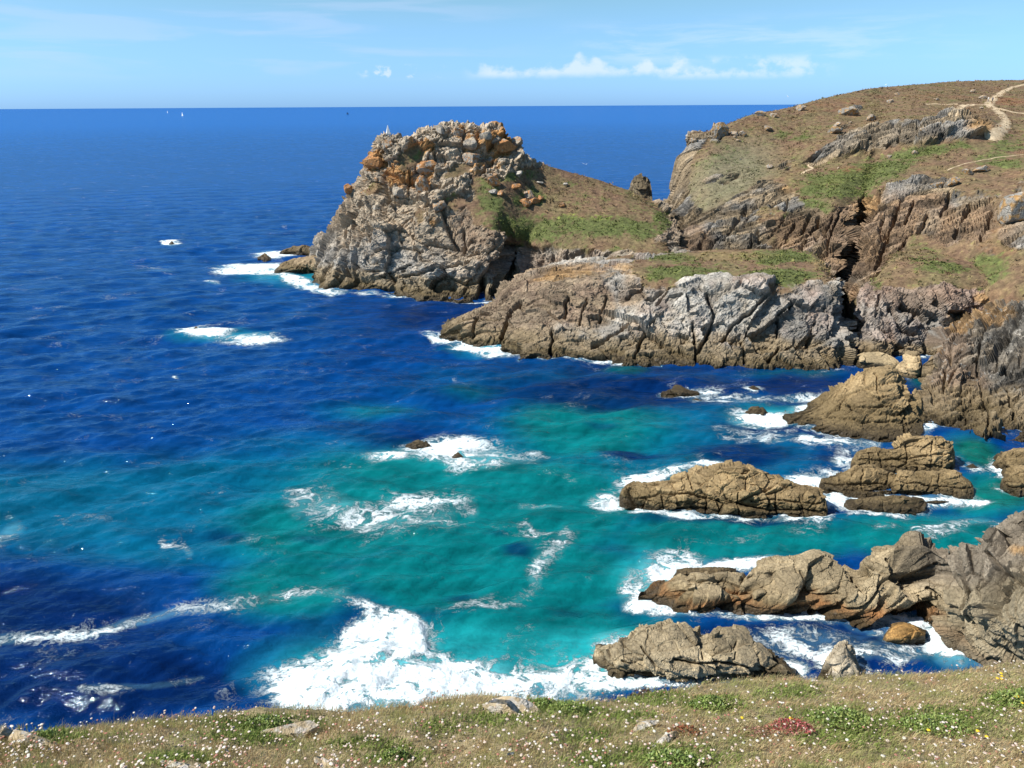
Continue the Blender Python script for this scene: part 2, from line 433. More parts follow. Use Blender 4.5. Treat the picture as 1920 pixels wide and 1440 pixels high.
# ================================================================== THE LAND
# ---- outer headland (rocky island-like promontory with a grassy shoulder)
ISL = [
 [(604,478,238),(624,440,236),(664,385,232),(692,335,228),(712,300,224),(730,275,222)],
 [(584,508),(592,482,213),(604,455,214),(643,400,214),(668,365,213),(682,332,212),(696,315,211),(694,289,210),(712,279,210),(714,257,210)],
 [(606,540),(621,500,200),(646,455,203),(675,400,205),(696,345,207),(705,315,208),(712,285,208),(725,254,209)],
 [(670,549),(675,520,190),(690,470,193),(715,410,197),(735,360,201),(748,310,204),(752,275,206),(752,252,208)],
 [(735,552),(740,525,188),(750,480,190),(765,430,193),(785,380,198),(800,330,203),(800,280,207),(795,240,211)],
 [(800,562),(800,540,183),(805,490,186),(815,440,190),(830,390,196),(840,330,202),(842,280,208),(842,234,213)],
 [(865,566),(868,545,181),(875,505,183),(880,460,187),(880,410,193),(885,350,200),(890,300,207),(895,238,214)],
 [(905,565),(912,540,181),(925,500,184),(935,450,188),(930,420,191),(940,370,198),(950,320,206),(952,247,214)],
 [(918,567),(938,545,185),(956,508,196),(970,472,197),(968,430,194),(985,380,202),(995,340,209),(988,291,214)],
 [(945,558,180),(990,510,188),(1000,470,191),(1005,440,193),(1020,400,200),(1035,350,210),(1030,312,216)],
 [(1010,545,174),(1040,500,182),(1055,462,187),(1060,440,190),(1075,400,199),(1085,360,209),(1085,327,217)],
 [(1080,530,172),(1110,490,180),(1120,460,185),(1125,435,189),(1135,400,198),(1140,370,208),(1140,344,217)],
 [(1150,520,170),(1185,485,178),(1190,460,183),(1195,435,188),(1200,410,196),(1205,385,206),(1195,364,215)],
 [(1210,510,168),(1235,480,178),(1240,455,184),(1240,430,190),(1240,410,198),(1238,397,206),(1235,388,212)],
 [(1250,505,170),(1270,480,180),(1275,455,186),(1275,430,192),(1265,417,200),(1255,408,208),(1250,404,214)],
]
ISL_VEG = [(908,352),(960,322),(1000,306),(1045,310),(1177,352),(1239,386),(1262,425),(1225,450),(1180,468),(1100,470),(1000,455),(930,435),(885,420),(878,392)]
FR_I = frame_of(12, 38, -16)
def isl_veg(P, N, px, py):
    wx, wy = px + 16 * fbm(P, 6, 3, 5), py + 12 * fbm(P, 5, 3, 6)
    v = inpoly(wx, wy, ISL_VEG).astype(float)
    tuft = ellipses(wx, wy, [(770,300,25,40,60,1),(860,320,50,14,-20,.9),(850,380,40,18,10,.8),(820,250,14,10,0,.6),(905,300,30,10,0,.7),(895,345,30,20,0,.8),(700,350,40,14,-40,.6),(790,405,16,26,0,.7),(1225,470,50,22,0,.8),(990,450,50,20,0,1)])
    v = np.maximum(v, (tuft > 0.35 + 0.5 * vnoise(P / 1.6, 3)).astype(float))
    return np.clip(v, 0, 1)
def isl_disp(P, N):
    big = rockdisp([(7.5, 1.9), (3.0, 0.85), (1.25, 0.42), (.62, .17)], FR_I, (2.0, 1.4, 0.65), 0.12, (2.6, 0.5), (22, 1.6), 21, 0.3)
    D, ids = big(P, N)
    low = 1 - sst(14, 24, P[:, 2])
    q = (P @ FR_I.T)[:, 2] / 3.6 + .35 * fbm(P, 22, 2, 331) + .12 * fbm(P, 5, 2, 332); fl = np.floor(q).astype(np.int64)
    kk = _hf(fl, fl * 0, fl * 0, 9); D = D * (1 - .25 * low) + low * (1.7 * (kk - .5) + 1.3 * (q - fl - .5))
    top = sst(19, 31, P[:, 2])
    f1, e, idr, tl = cells(P, 3.4, 301, None, (1, 1, 1.15)); f1b, eb, idb, tb = cells(P, 1.5, 311, None, (1, 1, 1))
    bl = 0.5 * (0.7 - f1) + 1.3 * (idr - 0.5) + 1.9 * tl - 0.9 * (1 - sst(0, 0.10, e)) + .5 * (idb - 0.5) + .7 * tb - 0.3 * (1 - sst(0, .12, eb)) + .25 * fbm(P, 1.0, 3, 319, .6)
    D = D * (1 - 0.12 * top) + .36 * bl * top
    return D, [(np.where(top > .5, idr, ids[1][0]), np.where(top > .5, e, ids[1][1])), (idb, eb)]
def veg_colour(P, green, rust=0.0, seed=0, lime=0.0):
    n1 = fbm(P, 5.0, 4, 201 + seed); n2 = fbm(P, 1.1, 3, 211 + seed, 0.65); n3 = fbm(P, 14, 3, 221 + seed)
    n4 = fbm(P, .55, 2, 231 + seed, .7)
    c = lerp(np.tile(HEATH, (len(P), 1)), STRAW * .85, np.clip(0.30 + 1.1 * n1 + 0.9 * n2, 0, 1) * 0.55)
    c = lerp(c, RUST, np.clip(rust + 1.3 * n3 - 0.12, 0, 1) * 0.7)
    c = lerp(c, np.array([.145, .14, .06]), sst(-.2, .4, fbm(P, 8, 4, 241 + seed, .6)) * .55)
    g = sst(0.22, 0.72, green + 1.1 * n1 + 0.9 * n2 + 0.32)
    c = lerp(c, lerp(np.tile(GREEN, (len(P), 1)), np.array([.075, .11, .03]), np.clip(.4 + 2 * n4, 0, 1)), g * 0.85)
    c = lerp(c, LIME, sst(.25, .8, lime + 1.2 * n2) * 0.75)
    return c * np.clip(1.08 + 0.75 * n2 + .55 * n4, .4, 1.8)[:, None]
def tide(c, P, hi, px, seed=0):
    z = P[:, 2] + 1.6 * fbm(P, 9, 3, 300 + seed) + .9 * fbm(P, 2.5, 3, 301 + seed)
    c = lerp(c, SHORE * (0.9 + 0.4 * fbm(P, 1.6, 3, 305)[:, None]), sst(hi, hi * 0.62, z) * 0.85)
    return lerp(c, ALGAE * .72, sst(hi * .52, hi * .16, z) * .92)
def isl_col(P, N, px, py, vg, info):
    n1 = fbm(P, 9, 4, 31); n2 = fbm(P, 2.2, 4, 32, 0.6)
    c = lerp(np.tile(GREY, (len(P), 1)), PALE, sst(-.2, .5, n1 + 0.8 * (info[0][0] - 0.5)))
    warm = sst(4, 15, P[:, 2] + 12 * n1 + 3 * n2)
    c = lerp(c, lerp(np.tile(np.array([0.47, 0.38, 0.265]), (len(P), 1)), np.array([.36, .25, .15]), np.clip(.4 + 1.2 * n2, 0, 1)), warm * 0.8)
    c = lerp(c, PINK * 1.15, sst(.1, .5, fbm(P, 12, 3, 37)) * 0.6 * (1 - warm))
    bz = ellipses(px, py, [(900,420,75,80,0,1),(960,490,70,60,0,.7),(1060,500,130,40,0,1),(1250,430,40,60,0,.6)])
    c = lerp(c, BROWN * 0.95, np.clip(bz * (0.9 + n2), 0, 1) * 0.8)
    orr = ellipses(px, py, [(940,265,45,38,0,1),(790,280,40,26,0,.9),(700,300,34,34,0,1),(740,330,45,40,0,.8),(655,350,22,26,0,.9),(880,262,60,34,0,.8),(800,345,36,40,0,.6),(890,310,90,36,0,.55),(690,330,80,60,-40,.35),(780,410,60,30,0,.35),(1000,330,40,30,0,.5)])
    lich = sst(0.42, 0.60, orr * 0.86 + 0.85 * fbm(P, 2.3, 4, 35, .65) + 0.35 * (info[0][0] - 0.5))
    c = lerp(c, lerp(np.tile(ORANGE, (len(P), 1)), OCHRE, np.clip(0.5 + n2, 0, 1)), lich * 0.88)
    # paler on high faces that look up
    c = lerp(c, PALE * 1.15, sst(0.55, 0.9, N[:, 2]) * sst(20, 30, P[:, 2]) * 0.5 * (1 - lich))
    c *= (0.75 + 0.5 * info[1][0])[:, None] * (1 + 0.35 * n2)[:, None]
    c = tide(c * 1.02, P, 5.6, px)
    g = ellipses(px, py, [(1130,425,150,26,4,.95),(1000,430,110,34,8,.9),(920,375,36,40,0,.7),(985,372,40,30,0,.75),(1240,420,24,30,0,.8),(950,330,60,16,0,.5)])
    vc = veg_colour(P, g * .9 - 0.22, -0.1, 0, ellipses(px, py, [(1060,405,60,10,-4,.62),(1120,408,60,10,0,.62),(960,415,40,8,0,.5)]) - 0.3)
    c = lerp(c, vc, vg)
    return c, vg
headland = structure(land('headland', ISL, [(6, -1.5), (16, -9), (30, -25), (38, -99)], 0.27, False, isl_disp, isl_col, MAT_FAR, isl_veg, flatten=.1, carve=[([(675,538),(735,541)],9,3.2),([(648,503),(632,525)],6,2),([(762,522),(827,503),(881,492)],5,1.8),([(713,517),(767,495)],4,1.4),([(940,484),(905,525),(903,557)],15,5),([(680,433),(705,417)],6,2),([(767,322),(764,368)],5,1.5),([(827,387),(840,425),(859,460)],8,2.2),([(632,411),(621,444)],4,1.2),([(800,455),(860,462),(890,452)],6,2),([(700,475),(745,462),(790,470)],4,1.2),([(815,290),(812,320)],6,2),([(752,282),(760,300)],6,1.8),([(925,300),(900,330)],5,1.5),([(870,250),(868,285)],5,1.5)]))

# ---- middle headland: pale cliff with a turf top
MID = [
 [(826,633),(826,625,148.5),(828,616,151)],
 [(862,648),(864,630,143.5),(870,605,147),(882,590,150)],
 [(905,651),(908,630,142),(915,600,147),(926,572,152)],
 [(945,649),(950,630,141.5),(955,590,147),(955,560,151),(968,530,158)],
 [(1000,672),(1000,650,135.5),(1000,620,140),(1005,580,145),(1015,545,150),(1030,515,158),(1035,501,164)],
 [(1065,672),(1065,645,136),(1070,600,141),(1075,560,146),(1085,525,151),(1095,502,158),(1100,491,164)],
 [(1140,678),(1140,650,134),(1145,600,140),(1150,560,145),(1155,520,149),(1160,502,153),(1165,484,163)],
 [(1220,683),(1218,655,133),(1218,600,138),(1220,560,142),(1225,520,146),(1230,500,152),(1235,478,163)],
 [(1300,686),(1298,660,131.5),(1295,610,136),(1295,560,140),(1300,530,142.5),(1310,500,150),(1315,473,164)],
 [(1370,686),(1368,660,131),(1370,610,135),(1375,560,138),(1378,528,140),(1385,500,148),(1395,471,162)],
 [(1450,689),(1450,660,130),(1450,610,133.5),(1450,560,136),(1448,525,139),(1455,500,146),(1470,471,160)],
 [(1510,692),(1510,660,129.3),(1515,610,131.5),(1518,560,134.5),(1515,535,138),(1510,505,145),(1515,476,158)],
 [(1560,691),(1562,660,129),(1564,610,131),(1562,560,134),(1556,530,138),(1545,505,145),(1536,489,154)],
 [(1580,686),(1582,660,131),(1580,620,134),(1575,575,138),(1569,545,142),(1560,525,148),(1552,509,155)],
 [(1576,668,140),(1578,640,143),(1575,600,147),(1569,560,150),(1563,540,154),(1557,525,158),(1550,515,162)],
]
MID_VEG = [(1180,492),(1250,474),(1410,462),(1530,468),(1550,495),(1562,528),(1500,532),(1440,520),(1380,522),(1330,512),(1270,512),(1240,530),(1195,525)]
FR_M = frame_of(-8, 52, -24)
def mid_veg(P, N, px, py):
    wx, wy = px + 14 * fbm(P, 4, 3, 5), py + 12 * fbm(P, 4, 3, 6)
    v = inpoly(wx, wy, MID_VEG).astype(float)
    t = ellipses(wx, wy, [(1230,525,50,30,0,.9),(1290,505,80,22,0,.9),(1460,540,50,20,0,.6),(1150,480,60,10,0,.6)])
    return np.maximum(v, (t > 0.4 + 0.6 * vnoise(P / 1.4, 3)).astype(float))
def mid_col(P, N, px, py, vg, info):
    n1 = fbm(P, 8, 4, 41); n2 = fbm(P, 1.8, 4, 42, 0.6)
    c = lerp(np.tile(GREY, (len(P), 1)), PALE * 1.05, sst(-.35, .35, n1 + (info[0][0] - 0.5)))
    brn = ellipses(px, py, [(960,600,190,80,-20,1),(1080,560,110,75,0,1),(1000,540,120,40,-20,1),(1180,550,50,60,0,.6),(1250,630,60,50,0,.4)])
    bmix = sst(.25, .6, brn + 0.5 * n1)
    c = lerp(c, lerp(np.tile(BROWN * 1.15, (len(P), 1)), TAN, np.clip(.4 + n1 + n2, 0, 1)), bmix * 0.9)
    c = lerp(c, PINK * 1.05, sst(-.05, .45, fbm(P, 7, 3, 47)) * 0.75 * (1 - bmix)); c = lerp(c, TAN * .95, sst(-.1, .45, fbm(P, 5, 3, 48)) * .6); c = c * .93
    och = ellipses(px, py, [(1060,510,110,22,-14,1),(1190,500,80,24,0,.9),(1280,500,110,30,0,.7),(1500,520,60,20,0,.5),(1140,505,40,30,0,.7)])
    c = lerp(c, OCHRE * .9, sst(.45, 1.0, och + .9 * n2) * .6)
    c *= (0.72 + 0.55 * info[1][0])[:, None] * (1 + 0.32 * n2)[:, None]
    c = tide(c, P, 4.6, px, 3)
    g = ellipses(px, py, [(1460,482,90,16,0,1.1),(1250,480,80,12,0,.9),(1460,520,80,24,0,.9),(1280,510,90,24,0,.9)])
    vc = veg_colour(P, g * .8 - .2, -.2, 7); vc = lerp(vc, STRAW * 0.85, ellipses(px, py, [(1370,480,110,12,0,.9),(1540,490,30,20,0,.9)]) * .6)
    return lerp(c, vc, vg), vg
structure(land('headland', MID, [(5, -0.6), (12, -4), (18, -10), (22, -99)], 0.24, False,
     rockdisp([(8.5, 1.7), (3.2, 0.85), (1.3, 0.40), (0.6, .17)], FR_M, (2.2, 1.5, 0.55), 0.12, (1.7, 0.34), (16, 1.5), 51, 0.34), mid_col, MAT_FAR, mid_veg, carve=[([(1322,556),(1339,590),(1329,627),(1309,661)],7,2.4),([(1440,552),(1410,586),(1376,609),(1350,650)],6,2.2),([(1462,526),(1440,556)],5,1.6),([(1489,567),(1455,594),(1457,627)],5,2),([(1462,650),(1440,682)],5,1.6),([(1571,530),(1579,620)],8,1.5),([(1530,601),(1519,650)],5,1.3),([(973,565),(952,600),(943,635)],7,2.4),([(1065,562),(1060,592)],6,1.8),([(1138,554),(1125,600)],5,1.4),([(1038,624),(1033,664)],6,2),([(1179,608),(1138,635),(1111,648)],6,2),([(895,592),(887,630)],6,1.6),([(1298,608),(1306,683)],5,2),([(1230,600),(1200,640),(1190,675)],5,1.6),([(1260,540),(1230,575)],5,1.4),([(1390,640),(1395,684)],4,1.4),([(1100,560),(1085,610)],4,1.2)]))

# ---- mainland hill with the footpath on it
HILL = [
 [(1262,402,262),(1272,360,258),(1282,320,256),(1292,290,254),(1304,270,252)],
 [(1262,480,186),(1254,440,205),(1252,402,226),(1258,360,235),(1265,330,238),(1273,300,241),(1286,284,243),(1297,259,246)],
 [(1330,500,178),(1320,460,184),(1318,420,200),(1318,380,212),(1322,340,222),(1328,300,233),(1332,275,241),(1340,251,249)],
 [(1390,500,176),(1385,465,181),(1385,420,192),(1385,385,203),(1392,350,214),(1400,310,228),(1405,270,243),(1400,223,262)],
 [(1450,500,173),(1450,465,178),(1455,420,186),(1462,380,195),(1470,345,206),(1480,310,222),(1480,260,245),(1475,207,275)],
 [(1520,510,166),(1520,470,172),(1525,420,181),(1530,390,187),(1535,365,193),(1545,330,208),(1545,300,222),(1540,275,228),(1535,240,250),(1532,190,290)],
 [(1545,540,158),(1548,500,164),(1555,450,172),(1560,410,180),(1565,380,186),(1575,350,194),(1590,320,206),(1595,295,220),(1600,268,224),(1605,230,255),(1605,173,305)],
 [(1566,545,156),(1572,510,163),(1578,460,171),(1588,420,179),(1596,388,187),(1608,355,195),(1620,320,205),(1622,294,219),(1626,258,224),(1634,222,258),(1634,168,312)],
 [(1584,560,162),(1586,520,174),(1594,470,183),(1603,430,188),(1612,392,191),(1624,358,194),(1634,325,203),(1640,293,218),(1645,255,224),(1655,215,262),(1660,165,320)],
 [(1600,570,149),(1606,530,158),(1618,480,165),(1628,430,173),(1637,395,180),(1650,360,187),(1670,325,198),(1690,285,214),(1700,245,222),(1710,205,262),(1720,160,330)],
 [(1640,560,150),(1650,520,155),(1668,470,161),(1680,420,169),(1690,385,176),(1705,345,186),(1725,310,198),(1745,278,212),(1760,235,220),(1775,205,258),(1790,154,345)],
 [(1700,560,148),(1720,520,152),(1740,470,157),(1755,420,166),(1765,375,175),(1780,340,184),(1800,305,196),(1825,265,211),(1840,230,219),(1850,200,262),(1860,152,360)],
 [(1790,560,142),(1810,510,147),(1825,460,153),(1835,410,162),(1845,370,171),(1860,335,182),(1880,300,194),(1900,260,213),(1910,235,228),(1915,200,262),(1920,151,365)],
 [(1900,560,132),(1920,500,138),(1930,450,146),(1940,400,156),(1950,360,166),(1960,325,178),(1975,290,192),(1990,255,213),(2000,230,228),(2010,195,265),(2010,150,370)],
 [(2100,600,120),(2110,540,124),(2120,470,135),(2130,420,145),(2140,370,158),(2150,330,172),(2160,290,190),(2180,250,213),(2190,225,228),(2200,190,268),(2200,148,372)],
 [(2400,620,105),(2400,540,118),(2400,470,128),(2400,420,140),(2400,370,152),(2400,330,168),(2400,290,186),(2400,250,213),(2400,225,228),(2400,190,268),(2400,148,372)],
]
HILL_ROCK1 = [(1240,420),(1250,330),(1268,296),(1300,250),(1330,250),(1300,300),(1285,370),(1320,400),(1390,360),(1430,340),(1480,345),(1505,380),(1545,398),(1600,385),(1660,350),(1720,338),(1792,335),(1790,352),(1730,362),(1700,420),(1700,475),(1640,560),(1500,540),(1240,540)]
HILL_ROCK2 = [(1500,312),(1530,285),(1580,252),(1640,232),(1720,224),(1800,212),(1862,226),(1862,246),(1820,262),(1700,270),(1600,284),(1540,306)]
FR_H = frame_of(10, 64, -38)
def hill_veg(P, N, px, py):
    wx, wy = px + 14 * fbm(P, 6, 3, 5), py + 9 * fbm(P, 5, 3, 6)
    r = inpoly(wx, wy, HILL_ROCK1) | inpoly(wx, wy, HILL_ROCK2)
    t = ellipses(wx, wy, [(1905,400,40,90,15,.9),(1860,370,40,20,0,.45),(1720,400,60,60,0,.75),(1800,430,120,50,0,.45),(1830,320,50,16,0,.5),(1800,410,140,80,0,.72),(1900,440,60,60,0,.6),(1740,350,60,20,0,.6),(1595,210,30,10,-20,.7),(1575,242,30,12,-20,.7),(1440,262,26,8,-10,.6),(1470,310,40,12,-10,.6),(1370,330,100,50,-30,.35),(1345,255,20,24,0,.9),(1860,470,80,30,0,.5),(1500,200,16,14,0,.6)])
    r = r | (t > 0.5 + 0.75 * vnoise(P / 2.6, 3) + 0.3 * vnoise(P / 0.9, 4))
    g = ellipses(wx, wy, [(1450,400,50,30,0,.5),(1640,470,30,60,20,.25),(1700,330,60,14,0,.5),(1480,440,60,40,0,.3)])
    r = r & ~(g > 0.35 + 0.6 * vnoise(P / 2, 8))
    return 1.0 - r.astype(float)
def hill_col(P, N, px, py, vg, info):
    n1 = fbm(P, 9, 4, 61); n2 = fbm(P, 2.0, 4, 62, 0.6)
    c = lerp(np.tile(TAN * 0.85, (len(P), 1)), GREY * .92, sst(-.15, .35, n1 + .7 * (info[0][0] - .5)))
    rd = ellipses(px, py, [(1590,590,40,90,0,1),(1600,440,110,110,20,1),(1500,440,90,60,0,.65),(1720,420,110,90,0,.9),(1300,450,60,50,0,.55),(1850,420,90,80,0,.7)])
    c = lerp(c, lerp(np.tile(BROWN * 1.25, (len(P), 1)), np.array([0.255, 0.16, 0.085]), np.clip(.5 + n1 + n2, 0, 1)), sst(.2, .7, rd + .6 * n1) * 0.85)
    c = lerp(c, OCHRE, ellipses(px, py, [(1840,240,40,26,0,1),(1630,380,50,24,-40,.7),(1480,350,30,14,0,.6)]) * .8)
    c = lerp(c, lerp(np.tile(GREY * .95, (len(P), 1)), TAN * .85, np.clip(.45 + 1.5 * n1, 0, 1)), ellipses(px, py, [(1900,380,40,80,15,.9),(1680,255,120,26,-8,.55),(1590,270,60,26,-20,.7),(1740,425,26,60,25,.7)]) * .8)
    c *= (0.42 + 0.9 * info[1][0])[:, None] * (1 + 0.3 * n2)[:, None]
    g = ellipses(px, py, [(1580,345,120,40,-8,1),(1640,320,120,26,-10,.9),(1730,285,140,14,-8,.85),(1880,300,80,20,0,.7),(1890,270,50,30,0,.6),(1520,390,70,30,0,.8),(1360,300,70,50,-30,.4),(1480,255,60,20,0,.5),(1700,520,120,30,0,.75),(1850,500,60,40,0,.8),(1700,475,100,20,0,.4)])
    ru = ellipses(px, py, [(1600,318,70,10,-4,.9),(1560,340,50,10,0,.8),(1890,190,60,16,0,.7),(1850,440,120,60,0,.5),(1600,200,160,40,0,.3),(1760,180,120,20,0,.4)])
    vc = veg_colour(P, g * 1.0 - 0.36, ru - 0.12, 3)
    vc = lerp(vc, SAGE * (1 + .5 * n2)[:, None], ellipses(px, py, [(1370,330,120,75,-30,.95),(1320,370,70,60,0,.8)]) * .75)
    return lerp(c, vc, vg), vg
hill = structure(land('hillside', HILL, [(20, 0.5), (60, -2), (140, -12), (200, -30)], 0.37, False,
     rockdisp([(9, 2.3), (3.6, 1.15), (1.5, 0.50), (.75, .2)], FR_H, (2.4, 1.5, 0.5), 0.12, (2.4, 0.85), (20, 1.2), 71, 0.5), hill_col, MAT_FAR, hill_veg, dblur=0, calm_at=[(1270,320,70,110,20,.8)], carve=[([(1480,370),(1462,420)],5,2.2),([(1455,375),(1440,402)],5,2),([(1535,405),(1500,470)],5,2.4),([(1565,400),(1545,440)],5,2),([(1612,385),(1590,425)],5,2.2),([(1692,365),(1672,420),(1650,470)],6,2.6),([(1715,375),(1700,412)],5,2),([(1782,362),(1765,402)],6,2.2),([(1662,440),(1640,500)],6,2.4),([(1340,420),(1310,458)],5,2),([(1400,385),(1370,430)],5,2),([(1292,380),(1272,430)],5,2),([(1422,430),(1402,464)],5,2),([(1740,400),(1715,460)],6,2.2),([(1820,380),(1790,440)],6,2),([(1860,400),(1840,450)],6,1.8),([(1640,245),(1630,262)],5,1.6),([(1690,240),(1684,262)],5,1.6),([(1590,268),(1580,285)],5,1.6),([(1621,392),(1603,450),(1574,523)],13,6.5),([(1738,410),(1720,432)],6,1.6),([(1490,413),(1475,443)],5,1.6),([(1461,392),(1439,410)],5,1.8),([(1373,428),(1340,450),(1322,461)],5,1.8),([(1679,410),(1639,461)],6,2.4),([(1727,228),(1722,240)],8,1.6),([(1767,231),(1767,264)],5,1.6),([(1650,359),(1639,388)],8,2.2),([(1560,410),(1530,450)],5,1.6),([(1520,395),(1500,440)],5,1.6),([(1700,440),(1672,500)],6,2),([(1420,380),(1395,420)],5,1.5),([(1300,405),(1280,440)],5,1.4),([(1580,392),(1560,430),(1548,470)],5,2),([(1660,395),(1648,440)],5,1.6)]))

# ---- right headland
RGT = [
 [(1612,640,146),(1618,600,150),(1630,560,154),(1652,520,158)],
 [(1604,666),(1604,630,138),(1606,600,140),(1612,567,143),(1632,534,147),(1655,505,151),(1672,483,156)],
 [(1650,668),(1650,630,135.5),(1655,590,138),(1660,550,141),(1670,520,145),(1685,495,150),(1700,475,156)],
 [(1700,670),(1702,630,134.5),(1705,590,137),(1710,550,140),(1720,515,144),(1730,490,149),(1740,472,155)],
 [(1755,672),(1758,630,134),(1760,590,136),(1768,550,138),(1778,515,142),(1785,495,147),(1795,482,153)],
 [(1830,672),(1830,630,133.8),(1830,590,135.5),(1832,555,137),(1838,525,140),(1845,505,145),(1855,489,152)],
 [(1900,672),(1900,630,133.5),(1900,590,134.5),(1900,560,135.5),(1903,535,138),(1908,518,142),(1915,505,149)],
 [(1990,672),(1990,630,132.5),(1990,590,133),(1990,560,134),(1990,540,136),(1990,520,139),(1990,512,146)],
 [(2150,672),(2150,630,132.5),(2150,590,133),(2150,560,134),(2150,540,136),(2150,520,139),(2150,512,146)],
]
RGT_VEG = [(1668,470),(1730,455),(1800,470),(2200,480),(2200,560),(1930,585),(1890,560),(1850,585),(1810,560),(1790,530),(1720,535),(1660,545),(1630,560),(1630,530)]
def rgt_veg(P, N, px, py):
    wx, wy = px + 16 * fbm(P, 4, 3, 5), py + 14 * fbm(P, 4, 3, 6)
    v = inpoly(wx, wy, RGT_VEG)
    return (v & (vnoise(P / 1.7, 9) > -0.75 + 0.9 * sst(505, 560, py))).astype(float)
def rgt_col(P, N, px, py, vg, info):
    n1 = fbm(P, 7, 4, 81); n2 = fbm(P, 1.8, 4, 82, .6)
    c = lerp(np.tile(GREY * 0.85, (len(P), 1)), PINK * 0.95, sst(-.3, .35, n1 + .5 * (info[0][0] - .5)))
    c = lerp(c, BROWN * 1.2, ellipses(px, py, [(1720,560,110,50,0,.9),(1600,600,20,60,0,.8)]) * .7)
    c = lerp(c, PALE * .9, ellipses(px, py, [(1640,600,40,60,0,.8),(1740,640,60,40,0,.35)]) * .6)
    c = lerp(c, OCHRE, sst(.4, .8, ellipses(px, py, [(1860,560,60,26,0,.9),(1790,600,50,20,0,.7)]) + .5 * n2) * .7)
    c *= (0.72 + 0.55 * info[1][0])[:, None] * (1 + .3 * n2)[:, None]
    c = tide(c, P, 3.4, px, 5)
    g = ellipses(px, py, [(1770,500,90,18,6,.85),(1730,490,60,16,0,.6),(1880,540,60,40,0,.7),(1640,540,30,20,0,.8)])
    return lerp(c, veg_colour(P, g - .45, -.1, 12), vg), vg
structure(land('headland', RGT, [(6, -0.5), (14, -3), (20, -10), (24, -99)], 0.24, False,
     rockdisp([(6.5, 1.4), (2.6, 0.7), (1.1, 0.28)], frame_of(20, 48, 20), (1.8, 1.3, 0.7), .12, (1.6, .3), (14, 1.2), 91, .32), rgt_col, MAT_FAR, rgt_veg, carve=[([(1669,582),(1684,616),(1717,627)],8,2.2),([(1609,605),(1605,655)],8,2),([(1725,579),(1702,609)],6,1.6),([(1762,630),(1765,655)],9,2),([(1650,560),(1640,600)],5,1.4)]))

# ---- dark rock slope at the right edge
DRK = [
 [(1738,745,111),(1752,712,116),(1763,680,121),(1780,640,129)],
 [(1730,778),(1732,760,107.5),(1740,735,111),(1752,705,115),(1760,670,121),(1772,640,127),(1785,616,133)],
 [(1770,797),(1772,775,104),(1778,740,109),(1785,700,114),(1795,660,120),(1808,630,126),(1822,602,132)],
 [(1825,812),(1825,790,101.5),(1825,750,106.5),(1828,710,112),(1835,670,117.5),(1845,625,124),(1862,578,131)],
 [(1880,826),(1880,800,99),(1880,760,103.5),(1882,715,109),(1885,670,114.5),(1895,620,121),(1905,570,128)],
 [(1950,838),(1950,810,97),(1950,770,101),(1950,720,106),(1950,670,111),(1955,620,117),(1960,562,124)],
 [(2060,850),(2060,820,95),(2060,770,98.5),(2060,720,103),(2060,670,107),(2065,610,113),(2070,547,120)],
 [(2300,870),(2300,820,94),(2300,770,97),(2300,720,101),(2300,670,105),(2300,610,110),(2300,547,118)],
]
def drk_col(P, N, px, py, vg, info):
    n1 = fbm(P, 6, 4, 101); n2 = fbm(P, 1.4, 4, 102, .6)
    c = lerp(np.tile(DARK * 1.15, (len(P), 1)), np.array([.235, .195, .145]), sst(-.2, .5, n1 + .8 * (info[0][0] - .5)))
    c = lerp(c, BROWN * 1.15, sst(.1, .7, ellipses(px, py, [(1800,730,80,70,0,.8),(1780,650,60,50,0,.6)]) + .5 * n1) * .7)
    c = lerp(c, OCHRE * 1.05, sst(.25, .7, ellipses(px, py, [(1800,610,50,26,-20,1),(1865,590,60,26,-10,.9),(1760,650,16,30,0,.5)]) + .6 * n2) * .55)
    vein = np.abs(fbm(P @ FR_M.T * np.array([.25, .4, 1.6]), 3.0, 3, 108)) < 0.011
    c = np.where((vein & (P[:, 2] > 3))[:, None], PALE * .85, c)
    c *= (0.38 + 0.85 * info[1][0])[:, None] * (1 + .3 * n2)[:, None]
    return tide(c, P, 4.0, px, 6), vg
structure(land('cliff', DRK, [(4, -0.6), (9, -4), (14, -99)], 0.17, False,
     rockdisp([(5.0, 1.2), (2.0, 0.7), (0.8, 0.30), (.38, .1)], frame_of(-12, 35, 18), (2.4, 1.5, .5), .12, (1.1, .34), (10, .8), 111, .5), drk_col, MAT_NEAR, flatten=.25, carve=[([(1790,640),(1775,690),(1768,740)],6,1.4),([(1850,610),(1835,660),(1830,700)],6,1.5),([(1880,640),(1868,700)],5,1.2),([(1800,690),(1830,705),(1870,700)],5,1.0),([(1905,600),(1890,650)],6,1.3),([(1770,760),(1800,770),(1840,765)],4,.9),([(1840,730),(1855,780),(1850,815)],5,1.1),([(1890,730),(1905,790)],5,1.1),([(1800,740),(1812,795)],4,.9),([(1745,730),(1752,770)],4,.9)]))

